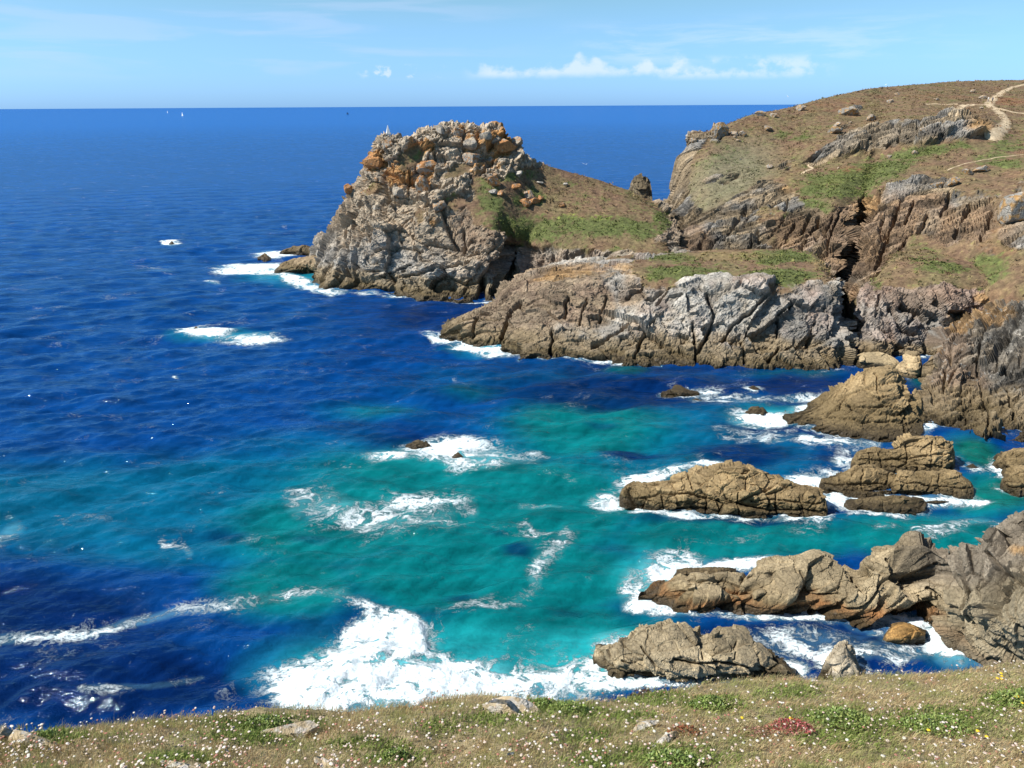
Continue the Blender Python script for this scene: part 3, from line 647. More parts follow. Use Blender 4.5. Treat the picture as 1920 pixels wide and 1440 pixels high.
# ---- rocks standing in the sea: every one a thing of its own
def shore_col(hi=2.4, tint=None, orange=0.0, seed=0, grey=0.0):
    def f(P, N, px, py, vg, info):
        n1 = fbm(P, 4, 4, 121 + seed); n2 = fbm(P, .9, 4, 122 + seed, .65)
        base = np.array([0.295, 0.212, 0.108]) if tint is None else np.array(tint)
        c = lerp(np.tile(base * .85, (len(P), 1)), base * 1.2, sst(-.4, .4, n1 + .6 * (info[0][0] - .5)))
        c = lerp(c, GREY * .9, np.clip(grey + 1.2 * n1, 0, 1) * (0.75 if grey > 0 else 0.1))
        c *= (0.75 + 0.5 * info[1][0])[:, None] * (1 + .3 * n2)[:, None]
        z = P[:, 2] + .8 * fbm(P, 3.5, 3, 130 + seed)
        c = lerp(c, np.array([.165, .12, .058]), sst(hi * 1.05, hi * .5, z) * .8)
        if orange: c = lerp(c, np.array([.30, .125, .04]), sst(.2, .6, orange * sst(2.6, .6, z) + .5 * n1) * .75)
        c = lerp(c, ALGAE * .55, sst(1.25, .35, z) * .88)
        return c, vg
    return f
def sea_rock(cols, label, step, scales, back=((1.5, -0.8), (3.5, -99)), seed=1, frame=None, col=None, name='sea_rock', cat='sea rock', carve=None, group=None, strata=None, stretch=(1.6, 1.3, .75), crack=.5, base=(4, .3), tile_mat=None):
    o = land(name, cols, list(back), step, True, rockdisp(scales, frame_of(8, 20, -6) if frame is None else frame, stretch, .1, strata, base, seed, crack), col or shore_col(seed=seed), tile_mat or MAT_NEAR, carve=carve)
    return tag(o, label, cat, group)

F_ = [
 [(1469,784),(1470,779,104.6),(1472,775,105.6)],
 [(1500,798),(1502,785,102.6),(1510,771,105)],
 [(1545,808),(1545,790,101),(1550,768,103.5),(1558,746,107)],
 [(1600,816),(1600,795,99.3),(1598,765,102),(1600,735,105),(1612,703,109)],
 [(1650,822),(1648,800,98.5),(1645,770,101),(1645,730,104),(1648,691,108)],
 [(1690,822),(1690,800,98.5),(1688,770,101),(1688,735,103.5),(1690,701,107)],
 [(1712,820),(1713,800,99),(1711,775,101.5),(1709,760,104),(1704,748,106)],
 [(1742,812),(1743,797,100.5),(1740,782,102.8),(1736,775,104)],
 [(1752,802),(1752,796,101.6),(1752,791,102.6)],
]
o = land('sea_rock', F_, [(2.5, -1), (6, -99)], 0.13, False, rockdisp([(4.2, .8), (1.7, .42), (.7, .17)], frame_of(-5, 14, -10), (2.4, 1.4, .5), .2, (.9, .28), (8, .6), 131, .5), shore_col(3.6, None, 0, 3), MAT_NEAR, carve=[([(1694,765),(1698,822)],3.5,.9),([(1510,785),(1600,788),(1740,790)],3,.5),([(1600,765),(1650,760),(1690,768)],3.5,.6),([(1640,700),(1650,750)],3,.5),([(1568,765),(1580,750)],3,.4)])
tag(o, 'tall stepped sea rock with a ledge reaching left, below the dark right-hand cliff', 'sea rock')

sc = [(2.8, .46), (1.15, .25), (.5, .12)]
sea_rock([[(1161,936,0),(1162,927,.6),(1166,918,1.0)],[(1190,955,0),(1190,936,1.0),(1195,906,2.2)],[(1245,961,0),(1245,940,1.3),(1248,918,2.2),(1250,902,2.8)],[(1310,962,0),(1310,935,1.6),(1312,905,3.0),(1320,880,4)],[(1380,969,0),(1380,940,1.7),(1382,910,3.2),(1388,875,4.8)],[(1440,969,0),(1440,940,1.7),(1440,915,2.8),(1445,891,3.8)],[(1500,971,0),(1500,945,1.6),(1498,925,2.5),(1498,909,3.)],[(1538,974,0),(1538,950,1.4),(1536,930,2.3),(1535,919,2.7)],[(1552,968,0),(1552,956,.8),(1550,945,1.2)]],
  'largest long brown sea rock standing alone in the turquoise bay, ringed by foam', .085, sc, seed=141, carve=[([(1185,932),(1290,924),(1335,936)],4,.55),([(1325,930),(1322,964)],3,.6),([(1382,928),(1386,970)],3,.5),([(1456,922),(1458,968)],3.5,.6),([(1240,925),(1246,960)],3,.4),([(1400,890),(1396,925)],3,.4),([(1500,930),(1506,970)],3,.45),([(1460,905),(1480,912)],4,.6),([(1290,885),(1300,920)],3,.35),([(1410,940),(1450,935),(1540,945)],3,.35)])
sea_rock([[(1594,881,0),(1595,869,.6),(1597,861,.9)],[(1625,889,0),(1625,865,1.2),(1625,844,2.2)],[(1665,891,0),(1665,865,1.4),(1665,843,2.5)],[(1700,893,0),(1700,860,1.9),(1700,823,3.9)],[(1740,893,0),(1740,860,2.1),(1738,818,4.3)],[(1772,889,0),(1772,855,2.1),(1770,821,4.0)],[(1790,883,0),(1791,865,1),(1790,850,1.8)]],
  'blocky brown sea rock rising behind the long flat slab, right of the bay', .095, sc, seed=151, carve=[([(1650,845),(1655,888)],3.5,.6),([(1700,830),(1706,888)],3.5,.55),([(1610,862),(1700,858),(1780,850)],3,.4),([(1750,825),(1745,885)],3,.4),([(1630,848),(1632,880)],3,.4)])
sea_rock([[(1535,914,0),(1537,906,.5),(1539,899,.8)],[(1565,922,0),(1565,908,.8),(1566,894,1.2)],[(1600,929,0),(1600,905,1.4),(1602,877,2.5)],[(1636,930,0),(1636,905,1.4),(1638,873,2.7)],[(1665,930,0),(1665,908,1.2),(1668,887,2)],[(1720,929,0),(1720,908,1.1),(1722,886,2)],[(1780,934,0),(1780,915,1),(1782,889,2)],[(1815,936,0),(1815,920,.8),(1812,901,1.5)],[(1826,931,0),(1826,921,.5),(1825,913,.8)]],
  'long flat brown slab of rock directly in front of the blocky sea rock', .1, [(2.4, .42), (1.0, .24), (.45, .1)], seed=161, carve=[([(1540,908),(1640,905),(1820,915)],3,.4),([(1618,880),(1622,928)],3,.45),([(1668,888),(1670,928)],3.5,.5),([(1760,890),(1764,930)],3,.35)], strata=(.7, .15))
sea_rock([[(1582,947,0),(1584,943,.2),(1586,939,.3)],[(1605,957,0),(1606,949,.4),(1610,937,.8)],[(1650,960,0),(1650,948,.6),(1655,933,1.2)],[(1695,959,0),(1695,946,.6),(1697,932,1.2)],[(1728,956,0),(1730,945,.5),(1730,937,.8)],[(1738,949,0),(1738,945,.2),(1738,942,.3)]],
  'low dark slab awash in foam just below the long flat rock', .09, [(1.6, .22), (.7, .12)], seed=171, col=shore_col(4.0, (.2, .15, .09), 0, 5))
sea_rock([[(1735,944,0),(1737,942,.15),(1740,940,.2)],[(1760,946,0),(1760,943,.3),(1762,939,.4)],[(1778,944,0),(1779,942,.15),(1780,940,.2)]],
  'tiny dark ledge at the right end of the low foam-washed slab', .1, [(1.0, .1), (.5, .05)], seed=176, col=shore_col(4.0, (.2, .15, .09), 0, 5))
sea_rock([[(1858,877,0),(1860,871,.4),(1863,866,.6)],[(1875,884,0),(1876,868,.9),(1880,853,1.5)],[(1905,887,0),(1905,868,1.1),(1908,845,2.2)],[(1950,889,0),(1950,868,1.1),(1950,843,2.4)],[(1985,881,0),(1985,871,.4),(1985,863,.8)]],
  'pale brown rock cut by the right edge of the photo, upper of the two there', .11, sc, seed=181)
sea_rock([[(1875,913,0),(1876,906,.4),(1878,899,.7)],[(1893,922,0),(1893,903,1.0),(1896,879,2)],[(1920,927,0),(1920,905,1.1),(1922,877,2.4)],[(1960,929,0),(1960,905,1.1),(1960,881,2.2)],[(1990,921,0),(1990,911,.5),(1990,901,.8)]],
  'brown rock cut by the right edge of the photo, lower of the two there', .1, sc, seed=186)
sea_rock([[(1597,677,0),(1598,672,.4),(1600,668,.7)],[(1613,689,0),(1613,676,1.2),(1620,661,2.2)],[(1645,692,0),(1645,678,1.3),(1650,661,2.4)],[(1675,697,0),(1676,685,.9),(1678,672,1.7)],[(1690,697,0),(1690,690,.5),(1690,684,.8)]],
  'smooth pale ochre boulder at the mouth of the narrow channel', .13, [(3.5, .35), (1.2, .1)], seed=191, col=shore_col(1.0, (.40, .31, .18), 0, 6), name='boulder', cat='boulder')
sea_rock([[(1674,702,0),(1677,693,.8),(1682,684,1.4)],[(1692,708,0),(1694,690,1.6),(1702,662,3.6)],[(1715,712,0),(1718,690,1.9),(1720,661,3.8)],[(1730,709,0),(1730,690,1.5),(1727,672,2.8)]],
  'pointed pale ochre boulder right of the smooth one at the channel mouth', .13, [(2.6, .4), (1.1, .16)], seed=196, col=shore_col(1.0, (.40, .30, .17), 0, 6), name='boulder', cat='boulder')
sea_rock([[(1727,712,0),(1728,700,1.0),(1730,684,2.2)],[(1745,712,0),(1746,695,1.4),(1748,672,3)],[(1762,708,0),(1762,690,1.5),(1763,672,2.8)]],
  'tan boulder in shadow wedged between the pointed boulder and the dark cliff', .14, [(2.6, .35), (1.1, .14)], seed=198, col=shore_col(1.0, (.33, .25, .15), 0, 6), name='boulder', cat='boulder')
sea_rock([[(1697,772,1.0),(1699,760,1.6),(1704,748,2.2)],[(1712,774,1.0),(1713,755,2.0),(1716,730,3.4)],[(1728,772,1.0),(1728,758,1.8),(1727,742,2.6)]],
  'small leaning pinnacle in the notch right of the tall stepped sea rock', .11, [(1.6, .3), (.7, .12)], seed=201, name='sea_rock')

def ridge_col(P, N, px, py, vg, info):
    c = shore_col(2.4, (.305, .24, .145), .55, 8)(P, N, px, py, vg, info)[0]
    n = fbm(P, 2.5, 4, 8); k = info[1][0]
    up = sst(1650, 1760, px + 60 * n) * sst(-30, 40, np.interp(px, [1640, 1760, 1850, 1920], [1080, 1110, 1110, 1085]) - py + 40 * n)
    c = lerp(c, DARK * np.array([1.3, 1.2, 1.1]) * (0.55 + .9 * k)[:, None] * (1 + .4 * fbm(P, .7, 3, 18))[:, None], up * .85)
    lo = sst(1740, 1800, px) * (1 - up)
    c = lerp(c, np.array([.255, .215, .145]) * (0.75 + .5 * k)[:, None] * (1 + .4 * n)[:, None], lo * .75)
    c = lerp(c, OCHRE * 1.1, ellipses(px, py, [(1910, 1028, 30, 14, 20, .9)]) * .7)
    return c, vg
HB = lambda z: [(z * .35 + 1, -z * .35), (z * .8 + 2, -99)]
sea_rock([[(1196,1125,0),(1197,1122,.3),(1199,1118,.5)],[(1215,1134,0),(1217,1123,.6),(1222,1111,1)],[(1250,1139,0),(1252,1120,1.1),(1258,1096,1.8)],[(1300,1144,0),(1300,1120,1.3),(1302,1083,2.4)],[(1350,1145,0),(1350,1118,1.5),(1352,1078,2.6)],[(1410,1145,0),(1410,1115,1.6),(1415,1077,2.8)],[(1475,1149,0),(1475,1115,1.9),(1478,1061,3.4)],[(1540,1152,0),(1540,1110,2.3),(1540,1044,4.4)],[(1600,1155,0),(1600,1120,2.1),(1606,1078,3.4)],
  [(1650,1156,0),(1650,1110,2.5),(1650,1039,5)],([(1720,1159,0),(1720,1110,2.9),(1728,1023,6.3)], HB(5)),([(1765,1169,0),(1770,1110,3.4),(1778,1046,6)], HB(6)),([(1776,1206,0),(1790,1130,4.3),(1808,1025,8)], HB(7)),([(1800,1229,0),(1825,1140,4.8),(1842,1027,8.5)], HB(8)),([(1840,1249,0),(1860,1150,5.6),(1882,981,10.5)], HB(10)),([(1900,1276,0),(1910,1150,6.8),(1925,949,12)], HB(11)),([(1990,1300,0),(2000,1150,8.5),(2010,920,15)], HB(14)),([(2120,1330,0),(2120,1150,10),(2130,900,18)], HB(16))],
  'long brown rock ridge climbing to grey crags at the right edge, above the foreground turf', .085, [(3.6, .9), (1.6, .36), (.65, .10)], seed=211, base=(6, .7), strata=(1.4, .10),
  frame=frame_of(5, 30, -32), stretch=(2.2, 1.3, .6), col=ridge_col, carve=[([(1742,1104),(1764,1124),(1791,1144)],5,.8),([(1709,1133),(1724,1122)],7,.9),([(1822,1153),(1849,1135),(1878,1111)],8,1.3),([(1851,1035),(1867,1055),(1915,1091)],6,1.1),([(1600,1080),(1612,1110)],5,.6),([(1500,1075),(1520,1110)],4,.5)], back=((1.2, -.6), (3.5, -99)))
sea_rock([[(1262,1084,.2),(1264,1078,.5),(1268,1073,.6)],[(1300,1080,.3),(1302,1076,.7),(1306,1070,.9)],[(1350,1079,.3),(1352,1075,.8),(1356,1069,1.0)],[(1378,1076,.2),(1379,1073,.4),(1380,1071,.5)]],
  'thin dark ledge in the foam just behind the brown ridge', .09, [(1.2, .14), (.5, .07)], seed=216, col=shore_col(4, (.17, .12, .08), 0, 5), back=((.8, -.3), (2, -99)))
I1 = [[(1111,1241,0),(1112,1229,.7),(1116,1217,1.1)],[(1150,1269,0),(1150,1250,1.2),(1155,1215,2)],[(1195,1271,0),(1195,1245,1.6),(1195,1220,2.3),(1200,1185,3)],[(1230,1271,0),(1230,1245,1.7),(1230,1220,2.6),(1232,1180,3.3)],[(1270,1277,0),(1270,1252,1.75),(1270,1225,2.7),(1268,1171,3.8)],[(1310,1278,0),(1310,1255,1.6),(1311,1230,2.4),(1313,1200,2.8)],[(1345,1276,0),(1345,1252,1.6),(1345,1225,2.5),(1345,1184,3.2)],[(1385,1273,0),(1385,1252,1.4),(1385,1225,2.2),(1388,1193,2.8)],[(1430,1271,0),(1430,1248,1.3),(1430,1223,1.7)],[(1465,1269,0),(1466,1259,.5),(1467,1249,.8)],[(1492,1268,0),(1492,1266,.1),(1492,1264,.2)]]
sea_rock(I1, 'pale brown humped sea rock with dark undercut base, just beyond the foreground turf', .065, [(2.4, .46), (1.0, .2), (.4, .06)], seed=221, carve=[([(1262,1236),(1300,1244),(1350,1240),(1405,1252)],4,.8),([(1165,1240),(1205,1252)],4,.6),([(1312,1200),(1318,1235)],3.5,.5),([(1200,1215),(1230,1245)],3,.4),([(1420,1225),(1432,1262)],3,.4),([(1385,1200),(1378,1240)],3,.35),([(1150,1262),(1300,1262),(1460,1262)],4,.5)], strata=(.9, .12), frame=frame_of(0, 18, 12), col=shore_col(1.2, (.33, .265, .165), 0, 4))
sea_rock([[(1532,1275,0),(1535,1266,.4),(1540,1258,.7)],[(1552,1286,0),(1553,1262,1.2),(1560,1225,2.2)],[(1578,1290,0),(1578,1260,1.5),(1584,1213,2.9)],[(1600,1288,0),(1600,1262,1.3),(1598,1232,2.1)],[(1614,1282,0),(1614,1274,.4),(1613,1266,.7)]],
  'small pointed grey-brown rock peeping over the turf edge, right of the humped rock', .07, [(1.4, .25), (.6, .12)], seed=226, frame=frame_of(10, 60, 30), col=shore_col(.8, (.34, .285, .20), 0, 4))
sea_rock([[(1653,1207,0),(1654,1202,.3),(1656,1197,.5)],[(1668,1212,0),(1668,1197,.9),(1672,1180,1.3)],[(1695,1214,0),(1695,1197,1),(1697,1177,1.5)],[(1718,1206,0),(1718,1196,.7),(1719,1183,1.1)],[(1735,1199,0),(1735,1194,.4),(1735,1188,.6)]],
  'rounded orange boulder with foam round it in the small dark cove', .075, [(2.2, .2), (.8, .06)], seed=231, col=shore_col(.3, (.42, .24, .08), 0, 4), name='boulder', cat='boulder')
# foot of the outer headland and skerries
sea_rock([[(514,509,0),(517,504,.6),(524,498,1.2)],[(540,510,0),(541,502,1.4),(545,490,2.6)],[(575,511,0),(575,498,2.4),(577,484,4)],[(600,515,0),(600,500,3),(600,484,5)]],
  'low brown shelf running out at the left foot of the rocky headland', .28, [(3.5, .6), (1.5, .3)], seed=236, back=((6, -.8), (14, -99)), tile_mat=MAT_FAR, col=shore_col(3, (.27, .2, .12), 0, 2))
sea_rock([[(524,475,0),(526,472,.6),(530,469,1)],[(545,476,0),(546,468,1.2),(550,463,2)],[(568,478,0),(569,468,1.6),(572,461,2.6)],[(585,480,0),(585,470,1.5),(585,464,2.2)]],
  'dark jagged reef at the waterline behind the brown shelf', .3, [(2.5, .6), (1.2, .3)], seed=241, back=((3, -.8), (7, -99)), tile_mat=MAT_FAR, col=shore_col(5, (.14, .11, .09), 0, 2))
def skerry(x, y, wd, ht, label, seed, tint=(.2, .15, .1), hm=None, name='sea_rock', group=None):
    s = (45 / math.sin(PITCH + math.atan((y - 720) / FPX))) / FPX     # metres per pixel there
    h = ht * s * (hm or .75)
    c = [[(x - wd, y, 0), (x - wd + 1, y - ht * .2, h * .15), (x - wd + 2, y - ht * .3, h * .25)],
         [(x - wd * .5, y + ht * .22, 0), (x - wd * .5, y - ht * .3, h * .45), (x - wd * .45, y - ht * .7, h * .75)],
         [(x, y + ht * .3, 0), (x, y - ht * .3, h * .6), (x + wd * .05, y - ht, h)],
         [(x + wd * .55, y + ht * .2, 0), (x + wd * .55, y - ht * .3, h * .4), (x + wd * .5, y - ht * .65, h * .7)],
         [(x + wd, y, 0), (x + wd - 1, y - ht * .2, h * .15), (x + wd - 2, y - ht * .3, h * .25)]]
    r = wd * s
    return sea_rock(c, label, max(.06, s * 1.2), [(r * .7, r * .16), (r * .3, r * .08)], seed=seed, col=shore_col(3, tint, 0, 2), back=((r * .3, -.3), (r * .8, -99)), base=(r, .05 * r), name=name, group=group)
skerry(495, 486, 15, 10, 'small dark rock in the white wash left of the headland shelf', 251, (.12, .09, .075))
skerry(368, 622, 9, 9, 'left of two dark rock tips in the far oval foam patch', 252, (.14, .12, .1))
skerry(392, 623, 9, 9, 'right of two dark rock tips in the far oval foam patch', 253, (.14, .12, .1))
skerry(322, 457, 5, 5, 'tiny dark rock in the farthest foam patch, left of the headland', 254, (.14, .12, .1))
skerry(784, 838, 24, 14, 'flat olive rock in the upper part of the mid-bay foam patch', 255, (.24, .18, .1))
skerry(858, 858, 11, 10, 'small brown rock in the lower part of the mid-bay foam patch', 256, (.24, .18, .11))
skerry(1275, 738, 36, 8, 'longer low brown rock awash below the pale cliff', 257, (.2, .145, .085))
skerry(1412, 731, 14, 7, 'small brown rock below the pale cliff, right of the longer awash one', 258, (.24, .175, .1))
skerry(1418, 776, 22, 13, 'round brown rock in white water off the tip of the stepped sea rock', 259, (.28, .2, .1))
skerry(1552, 746, 16, 10, 'small ochre rock touching the left shoulder of the tall stepped sea rock', 260, (.3, .22, .13))
skerry(1821, 878, 15, 6, 'low dark rock awash in the green channel at the right', 261, (.12, .1, .07))
skerry(1304, 752, 12, 4, 'flat foam-covered rock tip right below the longer awash rock', 262, (.2, .145, .085))

# ---- stack behind the saddle
o = sea_rock([[(1178,372,14),(1178,362,15.8),(1180,353,17.3)],[(1190,386,12),(1189,362,16.2),(1191,334,21.2)],[(1205,390,11),(1205,362,16.4),(1206,333,21.4)],[(1218,392,11),(1218,366,15.6),(1216,338,20.4)],[(1224,388,12),(1223,366,15.6),(1221,350,18.4)]],
  'upright grey pillar of rock behind the saddle of the headland', .25, [(3.5, .6), (1.4, .3)], seed=271, back=((3, -2), (6, -99)), frame=frame_of(0, 80, 0), col=shore_col(-9, (.31, .295, .265), 0, 4, .6), tile_mat=MAT_FAR, name='rock_stack', cat='rock stack')
o = sea_rock([[(1172,372,13),(1173,362,15),(1176,356,16)],[(1184,380,12),(1184,364,15),(1186,352,17.2)],[(1198,384,11),(1198,368,14),(1197,358,16)]],
  'short grey block leaning on the left of the upright pillar', .25, [(2.5, .4), (1.1, .2)], seed=272, back=((2, -2), (5, -99)), frame=frame_of(0, 80, 0), col=shore_col(-9, (.33, .31, .28), 0, 4, .5), tile_mat=MAT_FAR, name='rock_stack', cat='rock stack')

# ================================================================== THE SEA
def water_mat():
    m, t, b = new_mat('sea_water')
    pos = t.add('ShaderNodeNewGeometry').outputs['Position']
    wc = t.add('ShaderNodeAttribute', attribute_name='wcol').outputs['Color']
    fo = t.add('ShaderNodeAttribute', attribute_name='foam').outputs['Fac']
    fp = t.mapping(pos, (0.7, 1, 1), (0, 0, R(-20)))
    n0 = t.noise(fp, 0.16, 5, 0.6, 0.8)
    n1 = t.noise(fp, 0.6, 7, 0.68, 0.8)
    n2 = t.noise(fp, 2.4, 6, 0.68, 1.0)
    ridge = t.math('SUBTRACT', 1.0, t.math('MULTIPLY', t.math('ABSOLUTE', t.math('SUBTRACT', n1, 0.5)), 6.0), clamp=True)
    ridge2 = t.math('SUBTRACT', 1.0, t.math('MULTIPLY', t.math('ABSOLUTE', t.math('SUBTRACT', n2, 0.5)), 5.0), clamp=True)
    k = t.math('ADD', t.math('MULTIPLY', t.rng(n0, 0.3, 0.7), 0.34), t.math('ADD', t.math('MULTIPLY', t.rng(n1, .3, .7), 0.22), t.math('ADD', t.math('MULTIPLY', ridge, 0.26), t.math('MULTIPLY', ridge2, 0.18))))
    al = t.rng(t.math('ADD', t.math('MULTIPLY', fo, 0.84), t.math('MULTIPLY', t.math('SUBTRACT', k, 0.48), 1.75)), 0.46, 0.80, 0, 1, True)
    al = t.math('MULTIPLY', al, t.rng(fo, 0.02, 0.45, 0.5, 1.0))
    wcn = t.mix(t.rng(fo, 0.25, 1.0, 0, 0.5), wc, (0.22, 0.55, 0.60))
    nv = t.noise(t.mapping(pos, (0.35, 1, 1), (0, 0, R(-20))), 0.35, 5, 0.6)
    vv = t.add('ShaderNodeCombineXYZ')
    for i in range(3): t.put(vv.inputs[i], t.rng(nv, 0.3, 0.7, 0.62, 1.38))
    wcn = t.mix(1.0, wcn, vv.outputs[0], 'MULTIPLY')  # streaks along the waves put the chop's light and dark into the colour
    wv = t.mapping(pos, (0.45, 1, 1), (0, 0, R(-20)))
    h = t.math('ADD', t.math('MULTIPLY', t.noise(wv, 0.32, 3, 0.55), 0.9), t.math('ADD', t.math('MULTIPLY', t.noise(wv, 0.95, 4, 0.62), 0.62), t.math('MULTIPLY', t.noise(pos, 2.9, 3, 0.6), 0.12)))
    h = t.math('ADD', h, t.math('MULTIPLY', t.math('MULTIPLY', al, t.math('ADD', n1, n2)), 0.35))
    bp = t.add('ShaderNodeBump'); t.put(bp.inputs['Height'], h); bp.inputs['Strength'].default_value = 0.9; bp.inputs['Distance'].default_value = 0.46
    t.n.remove(b); out = [n for n in t.n if n.bl_idname == 'ShaderNodeOutputMaterial'][0]
    df = t.add('ShaderNodeBsdfDiffuse'); gl = t.add('ShaderNodeBsdfGlossy'); fr = t.add('ShaderNodeFresnel'); ms = t.add('ShaderNodeMixShader')
    t.put(df.inputs['Color'], t.mix(al, wcn, t.mix(t.rng(n2, .3, .62), (0.50, 0.66, 0.70), (0.84, 0.87, 0.88)))); gl.inputs['Roughness'].default_value = 0.05; gl.inputs['Color'].default_value = (.66, .90, 1.0, 1); fr.inputs['IOR'].default_value = 1.333
    for n in (df, gl, fr): t.l.new(bp.outputs[0], n.inputs['Normal'])
    t.put(ms.inputs[0], t.math('MULTIPLY', t.math('MINIMUM', fr.outputs[0], 0.26), t.rng(al, 0, 1, 1, 0.05)))
    t.l.new(df.outputs[0], ms.inputs[1]); t.l.new(gl.outputs[0], ms.inputs[2]); t.l.new(ms.outputs[0], out.inputs[0])
    return m
WT = [(1100,800,210,95,0,1),(900,960,520,150,0,1.25),(930,1080,480,120,0,1.2),(1350,1010,400,62,0,1.1),(1000,1180,340,110,0,1.1),(620,1000,300,110,0,1.0),(560,1100,220,90,0,1.0),(760,880,300,60,0,.8),(700,770,170,30,0,.4),(880,735,90,20,0,.5),(1170,692,56,12,0,.9),(1720,1000,260,60,0,1.1),(1860,930,120,60,0,.9),(1060,1250,180,64,0,1.0),(1300,860,60,20,0,.3),(1480,700,120,14,0,.35)]
WB = [(1250,830,560,170,0,.75),(1000,720,420,60,0,.45),(200,950,520,120,0,1.1),(450,900,420,80,0,.9),(300,1030,300,60,0,.8),(600,840,300,60,0,.5),(1400,850,200,50,0,.3),(1500,1190,230,60,0,.25)]
WD = [(40,1160,400,112,8,1.15),(200,1280,400,100,0,1.1),(20,1250,300,120,0,1.1),(970,1036,46,24,8,.62),(420,1008,90,22,0,.5),(590,965,60,18,0,.4),(590,1012,70,16,0,.4),(1190,850,100,20,0,.85),(1130,802,60,10,0,.5),(1390,850,170,40,0,.8),(1500,790,220,60,0,.9),(1180,735,420,48,0,.95),(1480,720,200,40,0,.8),(840,1235,140,30,0,.7),(620,1240,150,40,0,.7),(1460,1198,270,46,0,1.1),(1600,1230,200,60,0,1.0),(870,1112,50,12,0,.45),(930,1000,34,12,0,.4),(740,820,230,40,0,.5),(1350,978,240,16,0,.7),(1650,735,170,40,0,.7),(1180,1140,60,60,0,.4),(1060,1150,60,16,0,.35),(1560,850,80,40,0,.6),(820,590,180,40,0,.6),(1200,690,500,30,0,.5),(1650,965,90,14,0,.4)]
WL = [(1080,1240,190,70,0,.9),(780,1260,370,110,0,.85),(1230,1080,110,70,0,.45),(850,850,170,36,0,.35),(1140,935,60,20,0,.4),(1780,1220,80,50,0,.3),(560,515,140,24,0,.5),(410,628,120,18,0,.45),(900,655,90,18,0,.4),(1450,780,110,26,0,.5)]
WGR = [(1830,850,90,40,20,.9),(1170,692,56,12,0,.6),(1730,720,40,20,0,.8),(1860,930,120,50,0,.5),(1480,700,120,14,0,.5)]
FOAM_E = [(790,1290,300,62,0,1.15),(700,1240,150,70,-20,1.0),(600,1300,110,60,0,1.1),(1000,1290,170,46,0,.7),(1090,1270,90,44,0,.5),(700,1190,60,40,-20,.7),
 (830,842,110,28,0,1),(900,862,120,28,0,.72),(725,856,60,13,0,.95),(980,860,64,20,0,.5),(385,622,62,15,0,1.15),(475,636,78,11,0,.95),(320,456,24,7,0,1.0),
 (480,503,100,13,-3,1.1),(560,528,66,13,18,.95),(515,478,50,10,0,1),(615,546,56,7,0,.9),(295,506,60,8,5,.42),(400,530,26,4,5,.6),(740,556,40,7,0,.7),(690,549,40,5,0,.6),(905,658,80,13,8,1.1),(826,636,50,8,12,.8),(905,568,26,4,0,.8),
 (1430,785,80,20,0,1.1),(1520,768,56,16,0,1),(1300,738,80,16,0,.62),(1390,748,120,18,0,.5),(1500,745,76,8,0,.6),(1450,825,60,8,0,.5),(1600,838,60,24,0,.42),(1580,865,40,16,0,.6),
 (1140,936,56,16,0,1.05),(1235,896,110,12,-10,.95),(1335,878,70,8,0,.9),(1510,905,84,18,0,1.05),(1562,935,46,26,0,1.1),(1700,942,190,11,0,1.05),(1835,943,44,9,0,.95),(1255,968,120,8,4,.85),(1500,976,70,6,0,.8),(1650,966,90,7,0,.8),
 (1780,995,110,18,-22,.52),(1660,990,36,7,0,.5),(1260,1068,90,40,-10,1.2),(1385,1058,120,18,-3,1.2),(1205,1130,50,24,0,1.1),(1190,1100,44,50,0,.75),(1300,1149,120,10,0,.95),(1500,1158,220,12,0,.9),(1700,1170,70,18,0,.7),(1780,1212,60,46,38,1.0),(1480,1250,50,24,0,.75),(1400,1225,70,24,0,.45),(1690,1230,90,26,0,.5),(1640,1190,30,16,0,.5),
 (1200,1284,180,12,0,.85),(1150,1200,70,24,0,.5),(1510,1205,230,48,0,.40),(1420,1235,80,24,0,.5),(1610,1225,80,26,0,.5),(327,706,10,4,0,.7)]
FOAM_L = [([(0,1197),(150,1186),(250,1157),(330,1142),(430,1136)],9,.56),([(430,1136),(510,1116),(570,1108),(640,1120),(712,1148)],10,.47),([(560,945),(620,945),(670,968),(740,978),(830,962)],24,.52),([(720,944),(800,940),(885,956)],12,.5),
 ([(1060,1008),(1045,1028),(1012,1055),(1003,1088)],13,.5),([(975,945),(1052,951)],6,.48),([(985,985),(1000,1002),(1030,1000)],8,.42),([(660,1195),(700,1168),(745,1164),(778,1185),(786,1215),(762,1236)],15,1.1),([(0,1010),(30,985)],14,.5),
 ([(305,1020),(340,1022),(358,1040)],7,.45),([(150,1300),(280,1290),(340,1275),(380,1262)],7,.42),([(520,1270),(600,1240),(640,1210)],22,.45),([(900,1140),(950,1138)],6,.5),([(820,1150),(860,1140),(900,1139),(960,1130),(1010,1100)],10,.36),
 ([(1060,672),(1170,679),(1240,684)],3,.62),([(1340,800),(1420,815),(1500,820),(1620,830)],10,.36),([(1720,1000),(1770,985),(1830,976),(1880,984)],8,.5),([(1500,820),(1560,830),(1650,830)],6,.62),([(1640,1160),(1740,1165),(1800,1240)],12,.8)]
def polyline_mask(px, py, lst):
    m = np.zeros(len(px))
    for pts, wd, val in lst:
        for (x1, y1), (x2, y2) in zip(pts[:-1], pts[1:]):
            x0, xm, y0, ym = min(x1, x2) - 2 * wd, max(x1, x2) + 2 * wd, min(y1, y2) - 2 * wd, max(y1, y2) + 2 * wd
            s = np.where((px > x0) & (px < xm) & (py > y0) & (py < ym))[0]
            if not len(s): continue
            dx, dy = x2 - x1, y2 - y1
            t = np.clip(((px[s] - x1) * dx + (py[s] - y1) * dy) / (dx * dx + dy * dy), 0, 1)
            d = np.hypot(px[s] - x1 - t * dx, py[s] - y1 - t * dy)
            m[s] = np.maximum(m[s], val * np.clip(1.2 * (1 - d / (wd * 1.9)), 0, 1))
    return m
